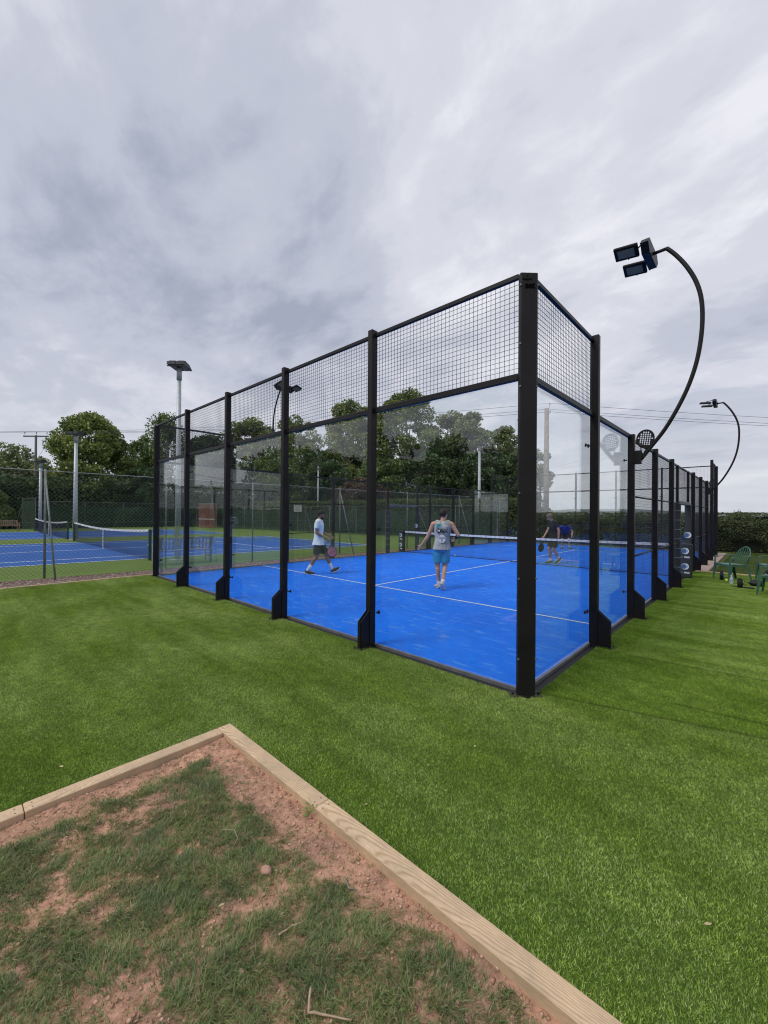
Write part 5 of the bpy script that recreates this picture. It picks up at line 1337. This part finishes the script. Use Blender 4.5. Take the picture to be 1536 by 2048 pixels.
def person(loc, rz, label, J, skin, hair, shirt, shorts, sock, shoe, sleeve=0.55, hat=None, beard=False, palm=None, hem=0.0, vox=0.0075, curl=0.35, sockh=0.45, hairfade=False):
    t = thing('person', loc, rz, label, 'person')
    v = {k: Vector(p) for k, p in J.items()}
    pel, chest, neck, head = v['pel'], v['chest'], v['neck'], v['head']; look = Vector(J.get('look', (0, 1, 0))).normalized()
    sp = (chest - pel).normalized(); Rt = Vector(J.get('rt', (1, 0, 0))).normalized(); fw = Rt.cross(sp) * -1 if Rt.cross(sp).y < 0 else Rt.cross(sp)
    fw = fw.normalized()
    b = MB()
    # trunk
    loft(b, [(pel - sp * 0.10, .13, .10, Rt, fw), (pel, .165, .115, Rt, fw), (pel + sp * .10, .15, .10, Rt, fw), (pel.lerp(chest, .5), .142, .095, Rt, fw), (chest - sp * .05, .168, .115, Rt, fw), (chest + sp * .06, .178, .118, Rt, fw), (chest + sp * .13, .165, .10, Rt, fw), (chest + sp * .18, .10, .07, Rt, fw)])
    for s in 'LR':
        sh, el, wr = v['sh' + s], v['el' + s], v['wr' + s]
        cap(b, chest + sp * .10 + (sh - chest) * .35, sh, 0.068, 0.060); cap(b, sh, el, 0.056, 0.040); cap(b, el, wr, 0.041, 0.027)
        cap(b, el.lerp(wr, .12), el.lerp(wr, .45), 0.043, 0.037)
        pn = (palm or {}).get(s, (1, 0, 0) if s == 'L' else (-1, 0, 0))
        hand(b, wr, (wr - el).normalized() + Vector((palm or {}).get(s + 'd', (0, 0, 0))), pn, curl if not isinstance(curl, dict) else curl[s], 1.0, s == 'L')
        hp, kn, an, toe = v['hp' + s], v['kn' + s], v['an' + s], v['toe' + s]
        cap(b, hp, kn, 0.090, 0.060); cap(b, kn, an, 0.055, 0.037); back = fw * -0.014
        cap(b, kn.lerp(an, .15) + back, kn.lerp(an, .48) + back, 0.057, 0.044); cap(b, an, toe, 0.036, 0.026)
    nk = neck; cap(b, nk - sp * .04, nk.lerp(head, .6), 0.060, 0.053)
    # head
    up = (head - neck).normalized(); hr = look.cross(up).normalized(); lk = up.cross(hr).normalized()
    M = Matrix(((hr.x, lk.x, up.x), (hr.y, lk.y, up.y), (hr.z, lk.z, up.z)))
    b.ell(head + up * .02, (0.076, 0.094, 0.105), 20, 14, M); b.ell(head + lk * .035 - up * .055, (0.054, 0.056, 0.062), 16, 10, M)
    b.ell(head + lk * .100 - up * .018, (0.013, 0.020, 0.024), 10, 8, M); b.ell(head + lk * .082 + up * .026, (0.045, 0.016, 0.012), 12, 8, M); b.ell(head + lk * .080 - up * .060, (0.026, 0.016, 0.010), 10, 8, M)
    for s in (-1, 1): b.ell(head + hr * .078 * s - lk * .008 - up * .005, (0.010, 0.020, 0.032), 10, 8, M)
    body = remesh(b, 'body', skin, vox, t, 3)
    for s in (-1, 1):
        e = MB(); e.ell(head + hr * .030 * s + lk * .089 + up * .006, (0.012, 0.008, 0.008), 10, 6, M); e.build('eye', inkblack, t, True)
    # hair: shell over the back and top of the skull
    hb = MB(); hb.ell(head + up * .032 - lk * .010, (0.082, 0.098, 0.103), 26, 18, M); keep = []
    V2 = []
    for q_ in hb.v:
        q_ = Vector(q_); rel = q_ - head; uu = rel.dot(up); ll = rel.dot(lk); k_ = 1 + 0.05 * mnoise.noise(q_ * 60)
        V2.append(tuple(head + rel * k_))
    fset = []
    for f in hb.f:
        c = sum((Vector(V2[i]) for i in f), Vector()) / len(f) - head; uu = c.dot(up); ll = c.dot(lk)
        if uu > (0.050 if ll > 0.03 else (0.012 + ll * 1.2 if ll > -0.03 else -0.045)): fset.append(f)
    h2 = MB(); h2.v = V2; h2.f = fset; ho = h2.build('hair', hair, t, True); md = ho.modifiers.new('thick', 'SOLIDIFY'); md.thickness = 0.012; md.offset = 1
    if hairfade is not None:
        tuft = MB()
        for k in range(40):
            a = random.uniform(-1.2, 1.2); c_ = random.uniform(-.4, 1.0); d = (up + hr * a * .5 + lk * (c_ - .3) * .7).normalized(); p = head + up * .03 + M @ Vector((0.070 * d.dot(hr), 0.085 * d.dot(lk), 0.1 * d.dot(up)))
            tuft.tube([p, p + d * random.uniform(.012, .03)], [0.012, 0.004], 5)
        tuft.build('hair_tufts', hair, t, True)
    if beard:
        bb_ = MB(); bb_.ell(head + lk * .045 - up * .072, (0.058, 0.058, 0.052), 16, 10, M)
        bo = bb_.build('beard', hair, t, True)
    # shirt
    b = MB(); g = 0.016
    hemc = pel - sp * (0.06 + hem)
    loft(b, [(hemc, .200 + hem * .3, .145 + hem * .5, Rt, fw), (pel, .192, .140, Rt, fw), (pel + sp * .10, .172, .122, Rt, fw), (pel.lerp(chest, .5), .166, .117, Rt, fw), (chest - sp * .05, .186, .130, Rt, fw), (chest + sp * .06, .194, .132, Rt, fw), (chest + sp * .13, .178, .112, Rt, fw), (chest + sp * .19, .095, .078, Rt, fw)])
    if sleeve > 0:
        for s in 'LR':
            sh, el = v['sh' + s], v['el' + s]; d = (el - sh).normalized(); e = sh + (el - sh) * sleeve
            cap(b, chest + sp * .10 + (sh - chest) * .35, sh, 0.082, 0.076); b.tube([sh - d * .03, sh, e], [0.05, 0.076, 0.074], 16)
    else:
        for s in 'LR':
            sh = v['sh' + s]; cap(b, chest + sp * .09 + (sh - chest) * .3, chest + sp * .09 + (sh - chest) * .56, 0.078, 0.066)
    # soft folds
    shirt_o = remesh(b, 'shirt', shirt, 0.008, t, 4)
    # shorts
    b = MB(); loft(b, [(pel - sp * .13, .175, .125, Rt, fw), (pel - sp * .03, .176, .126, Rt, fw), (pel + sp * .04, .160, .115, Rt, fw)])
    for s in 'LR':
        hp, kn = v['hp' + s], v['kn' + s]; e = hp.lerp(kn, .80); b.tube([hp - Vector((0, 0, .01)), hp.lerp(kn, .35), e], [0.090, 0.104, 0.110], 18)
    remesh(b, 'shorts', shorts, 0.008, t, 4)
    for s in 'LR':
        kn, an, toe = v['kn' + s], v['an' + s], v['toe' + s]
        b = MB(); top = an.lerp(kn, sockh * .55); d = (an - kn).normalized()
        b.tube([top, an.lerp(top, .4), an, an + d * .02], [0.047, 0.043, 0.041, 0.036], 14); b.build('sock', sock, t, True)
        fd = (toe - an); fd_ = fd.normalized(); upv = Vector((0, 0, 1)); sdv = fd_.cross(upv).normalized(); un = sdv.cross(fd_).normalized()
        heel = an - fd_ * .045; tip = toe + fd_ * .05
        b = MB()
        secs = []
        for u, wv, hv, lift in ((-.055, .030, .040, -.030), (-.03, .040, .055, -.026), (.03, .043, .052, -.026), (.09, .047, .040, -.022), (.15, .049, .032, -.016), (.20, .040, .026, -.008), (.225, .022, .016, -.004)):
            secs.append((an + fd_ * u * (fd.length / .15) * .95 + un * lift, wv, hv, sdv, un))
        loft(b, secs, 14); sh_o = remesh(b, 'shoe', shoe, 0.006, t, 3)
        b = MB(); secs = []
        for u, wv in ((-.062, .028), (-.03, .043), (.03, .045), (.09, .049), (.15, .051), (.20, .044), (.235, .022)):
            secs.append((an + fd_ * u * (fd.length / .15) * .95 + un * (-.078 + max(0, u - .1) * .28), wv, .014, sdv, un))
        loft(b, secs, 12); b.build('sole', solew, sh_o, True)
    return t, body, shirt_o
def racket(wrist, d, nrm, facem, edgem, label, root_loc, rz):
    """held racket, top-level; wrist/d in the holder's local frame"""
    t = thing('padel_racket', root_loc, rz, label, 'racket')
    d = Vector(d).normalized(); n_ = Vector(nrm); n_ = (n_ - d * n_.dot(d)).normalized(); w_ = Vector(wrist)
    holes = []
    for i in range(-3, 4):
        for j in range(-3, 4):
            u, vv = i * 0.028, j * 0.028
            if (u / 0.10) ** 2 + (vv / 0.105) ** 2 < 0.8: holes.append(circle(u, vv, 0.0055, 6))
    out = [(0.128 * math.sin(2 * math.pi * i / 28), 0.135 * math.cos(2 * math.pi * i / 28)) for i in range(28)]
    fm = flat_curve([out] + holes, 0.036, 'racket_face', facem); sdv = d.cross(n_)
    frame_obj('racket_face', fm, t, w_ + d * 0.31, sdv, d)
    b = MB(); b.tube([w_ - d * .03, w_ + d * .12], 0.016, 10); b.build('handle', edgem, t, True)
    b = MB(); b.tube([w_ + d * .10 + sdv * .008, w_ + d * .19 + sdv * .06], 0.012, 8); b.tube([w_ + d * .10 - sdv * .008, w_ + d * .19 - sdv * .06], 0.012, 8); b.build('throat', edgem, t, True)
    b = MB(); b.tube([w_ + d * 0.31 + sdv * (0.130 * math.sin(2 * math.pi * i / 28)) + d * (0.137 * math.cos(2 * math.pi * i / 28)) for i in range(29)], 0.016, 8); b.build('rim', edgem, t, True)
    return t

# man in the white shirt, walking to the right along the service line
m, n, l, p = newmat('white_patterned_jersey'); nt = m.node_tree
c = ramp(nt, tex(nt, 'n', 4.5, 5, .6, 'Object', (1, 1, .5), .8), [(0.42, (0.84, 0.88, 0.89)), (0.56, (0.72, 0.84, 0.86)), (0.66, (0.46, 0.70, 0.74))])
l.new(c, p.inputs['Base Color']); p.inputs['Roughness'].default_value = .8; l.new(bump(nt, tex(nt, 'n', 9, 3, .5, 'Object', (1, 1, .4)), 1.0, .05), p.inputs['Normal']); jersey = m
darkshort = simple('dark_grey_shorts', (0.024, 0.024, 0.028), 0.85, 0, .2, 6); shoeblk = simple('black_shoe', (0.015, 0.018, 0.022), 0.6)
J1 = dict(pel=(0, -.02, .93), chest=(0, -.01, 1.31), neck=(0, .0, 1.50), head=(0, .05, 1.645), look=(0, 1, -.06),
          shL=(-.18, .0, 1.45), elL=(-.21, .02, 1.17), wrL=(-.10, .27, 1.05), shR=(.18, -.01, 1.45), elR=(.22, -.04, 1.15), wrR=(.13, .20, 1.00),
          hpL=(-.09, 0, .90), knL=(-.09, .20, .50), anL=(-.09, .36, .11), toeL=(-.09, .50, .155), hpR=(.09, -.02, .90), knR=(.09, -.06, .48), anR=(.09, -.31, .09), toeR=(.09, -.16, .045))
L1 = (-7.38, 3.27, 0.004); Z1 = R(-47)
person(L1, Z1, 'bearded man in white shirt, dark shorts and white socks walking right along the service line', J1, skinB, hairdk, jersey, darkshort, sockw, shoeblk, 0.62, beard=True, palm={'Ld': (0, .3, -.2), 'Rd': (0, .2, -.5)}, hem=.06, sockh=.8)
racket((.02, .33, .93), (0.0, .12, -1), (1, .25, 0), simple('pink_racket_face', (0.42, 0.14, 0.16), .4, 0, .4, 14), simple('dark_racket_rim', (0.03, .02, .05), .4), 'pink and black padel racket hanging from the hands of the man in the white shirt', L1, Z1)

# man in the grey vest, seen from behind
m, n, l, p = newmat('grey_vest'); nt = m.node_tree
c = ramp(nt, tex(nt, 'n', 3.0, 3, .5, 'Object', (2.2, 1, .7), .6, (0, .6, 0)), [(0.40, (0.26, 0.28, 0.30)), (0.52, (0.40, 0.41, 0.42)), (0.60, (0.56, 0.56, 0.57))])
l.new(c, p.inputs['Base Color']); p.inputs['Roughness'].default_value = .8; l.new(bump(nt, tex(nt, 'n', 8, 3, .5, 'Object', (1, 1, .5)), 1.0, .05), p.inputs['Normal']); vest = m
tealshort = simple('bright_blue_shorts', (0.02, 0.27, 0.48), 0.75, 0, .2, 7); shoewht = simple('worn_white_shoe', (0.55, 0.48, 0.44), .7, 0, .2, 20)
J2 = dict(pel=(0, 0, .98), chest=(0.01, .0, 1.34), neck=(0.015, .0, 1.53), head=(0.03, .03, 1.675), look=(.62, .8, -.05), rt=(1, .06, 0),
          shL=(-.20, .0, 1.46), elL=(-.32, .02, 1.18), wrL=(-.46, .06, .98), shR=(.21, .0, 1.46), elR=(.36, -.02, 1.22), wrR=(.30, .22, 1.12),
          hpL=(-.09, 0, .94), knL=(-.10, .04, .52), anL=(-.06, .10, .10), toeL=(-.13, .22, .045), hpR=(.09, 0, .94), knR=(.07, .05, .52), anR=(.02, -.16, .17), toeR=(.04, -.09, .045))
L2 = (-3.62, 3.82, 0.004); Z2 = R(35)
t2, body2, shirt2 = person(L2, Z2, 'man in grey sleeveless vest and bright blue shorts, seen from behind on the blue court', J2, skinA, hairdk, vest, tealshort, sockw, shoewht, 0.0, palm={'L': (.4, .5, .6)}, hem=.03, sockh=.28, curl={'L': .22, 'R': .75})
racket((.30, .30, 1.13), (-.5, .8, -.1), (0, .2, 1), blackrub, blackrub, 'black padel racket held in front by the man in the grey vest', L2, Z2)
MB().tube([(.352, -.0, 1.205), (.315, .15, 1.15)], [.046, .036], 14).build('wristband', blackrub, t2, True)
# prints on the back of the vest
yb = -0.145
def vprint(me, x, z, dy=0.0):
    return frame_obj(me.name, me, shirt2, (x, yb + dy, z), (1, 0, 0), (0, 0, 1))
vprint(flat_curve([circle(0, 0, .052, 24)], .003, 'round_badge', inkblack), -.075, 1.32)
vprint(flat_curve([circle(0, 0, .026, 16)], .003, 'badge_bear', inkwhite), -.075, 1.312, -.003)
vprint(flat_curve([circle(0, 0, .012, 12)], .003, 'badge_muzzle', inkblack), -.075, 1.300, -.006)
for s in (-1, 1): vprint(flat_curve([circle(0, 0, .010, 10)], .003, 'badge_ear', inkwhite), -.075 + s * .022, 1.338, -.003)
vprint(text_mesh('BLACK', .052, .003, inkblack, 'lettering', .0015), .055, 1.345)
vprint(text_mesh('BEAR', .058, .003, inkblack, 'lettering', .002), .055, 1.298)
oc = [(.085 * math.cos(math.pi / 8 + k * math.pi / 4), .095 * math.sin(math.pi / 8 + k * math.pi / 4)) for k in range(8)]
vprint(flat_curve([oc], .003, 'octagon_badge', inkwhite), -.005, 1.14)
g = MB(); gm = simple('grey_badge_line', (.25, .26, .28), .7, 0, 0)
for s in (-1, 1):
    pts = [(0, 0, -.06), (0, 0, .02)]
    g.tube([(.008 * s, -.0, -.06), (.006 * s, 0, .0), (.014 * s, 0, .035), (.042 * s, 0, .045), (.058 * s, 0, .025), (.052 * s, 0, .002), (.036 * s, 0, .006), (.038 * s, 0, .02)], .005, 6)
go_ = g.build('ram_emblem', gm, shirt2, False, (-.005, yb - .005, 1.14))
vprint(flat_curve([[(-.045, -.05), (.03, -.05), (.045, 0), (.03, .05), (-.03, .05), (-.045, .02)]], .003, 'teal_patch', inkteal), -.075, 1.425, .018)
vprint(text_mesh('SPORT', .036, .003, inkwhite, 'lettering', .002), .075, 1.425, .018)

# man beyond the net in black, looking down
blk = simple('black_tee', (0.018, 0.020, 0.026), .85, 0, .2, 6); blkshort = simple('black_shorts', (0.014, 0.014, 0.018), .85)
shoeg = simple('grey_green_shoe', (0.05, .06, .05), .6)
J3 = dict(pel=(0, -.04, .93), chest=(0, .03, 1.29), neck=(0, .07, 1.48), head=(0, .16, 1.60), look=(0, .85, -.5),
          shL=(-.19, .04, 1.44), elL=(-.23, -.06, 1.14), wrL=(-.20, -.06, .86), shR=(.19, .05, 1.42), elR=(.22, .14, 1.14), wrR=(.16, .30, .92),
          hpL=(-.09, -.02, .90), knL=(-.09, .06, .50), anL=(-.09, -.13, .19), toeL=(-.09, -.02, .07), hpR=(.09, -.02, .90), knR=(.09, .14, .50), anR=(.09, .08, .09), toeR=(.09, .22, .045))
L3 = (-3.64, 10.58, 0.004); Z3 = R(133)
person(L3, Z3, 'man in black shirt and shorts beyond the net, walking left and looking down', J3, skinA, hairgr, blk, blkshort, sockw, shoeg, 0.55, hem=.04, sockh=.35)
racket((.15, .34, .84), (-.0, .2, -1), (1, .6, 0), blackrub, blackrub, 'black padel racket held low by the man in black beyond the net', L3, Z3)

# man bending forward at the far end
blue = simple('royal_blue_tee', (0.02, 0.035, 0.20), .8, 0, .2, 6)
J4 = dict(pel=(0, -.20, .78), chest=(0, .06, 1.02), neck=(0, .20, 1.13), head=(0, .31, 1.20), look=(0, .55, -.85),
          shL=(-.21, .16, 1.10), elL=(-.33, .16, .86), wrL=(-.30, .26, .66), shR=(.21, .16, 1.10), elR=(.34, .12, .88), wrR=(.33, .24, .68),
          hpL=(-.10, -.18, .76), knL=(-.17, .08, .46), anL=(-.20, -.06, .09), toeL=(-.23, .08, .045), hpR=(.10, -.18, .76), knR=(.16, .06, .44), anR=(.14, -.12, .09), toeR=(.18, .02, .045))
L4 = (-5.6, 17.3, 0.004); Z4 = R(-163)
person(L4, Z4, 'man in royal blue shirt bending forward at the far end of the court', J4, skinA, hairdk, blue, blkshort, sockw, shoeblk, 0.5, hem=.02, sockh=.3, vox=.009)
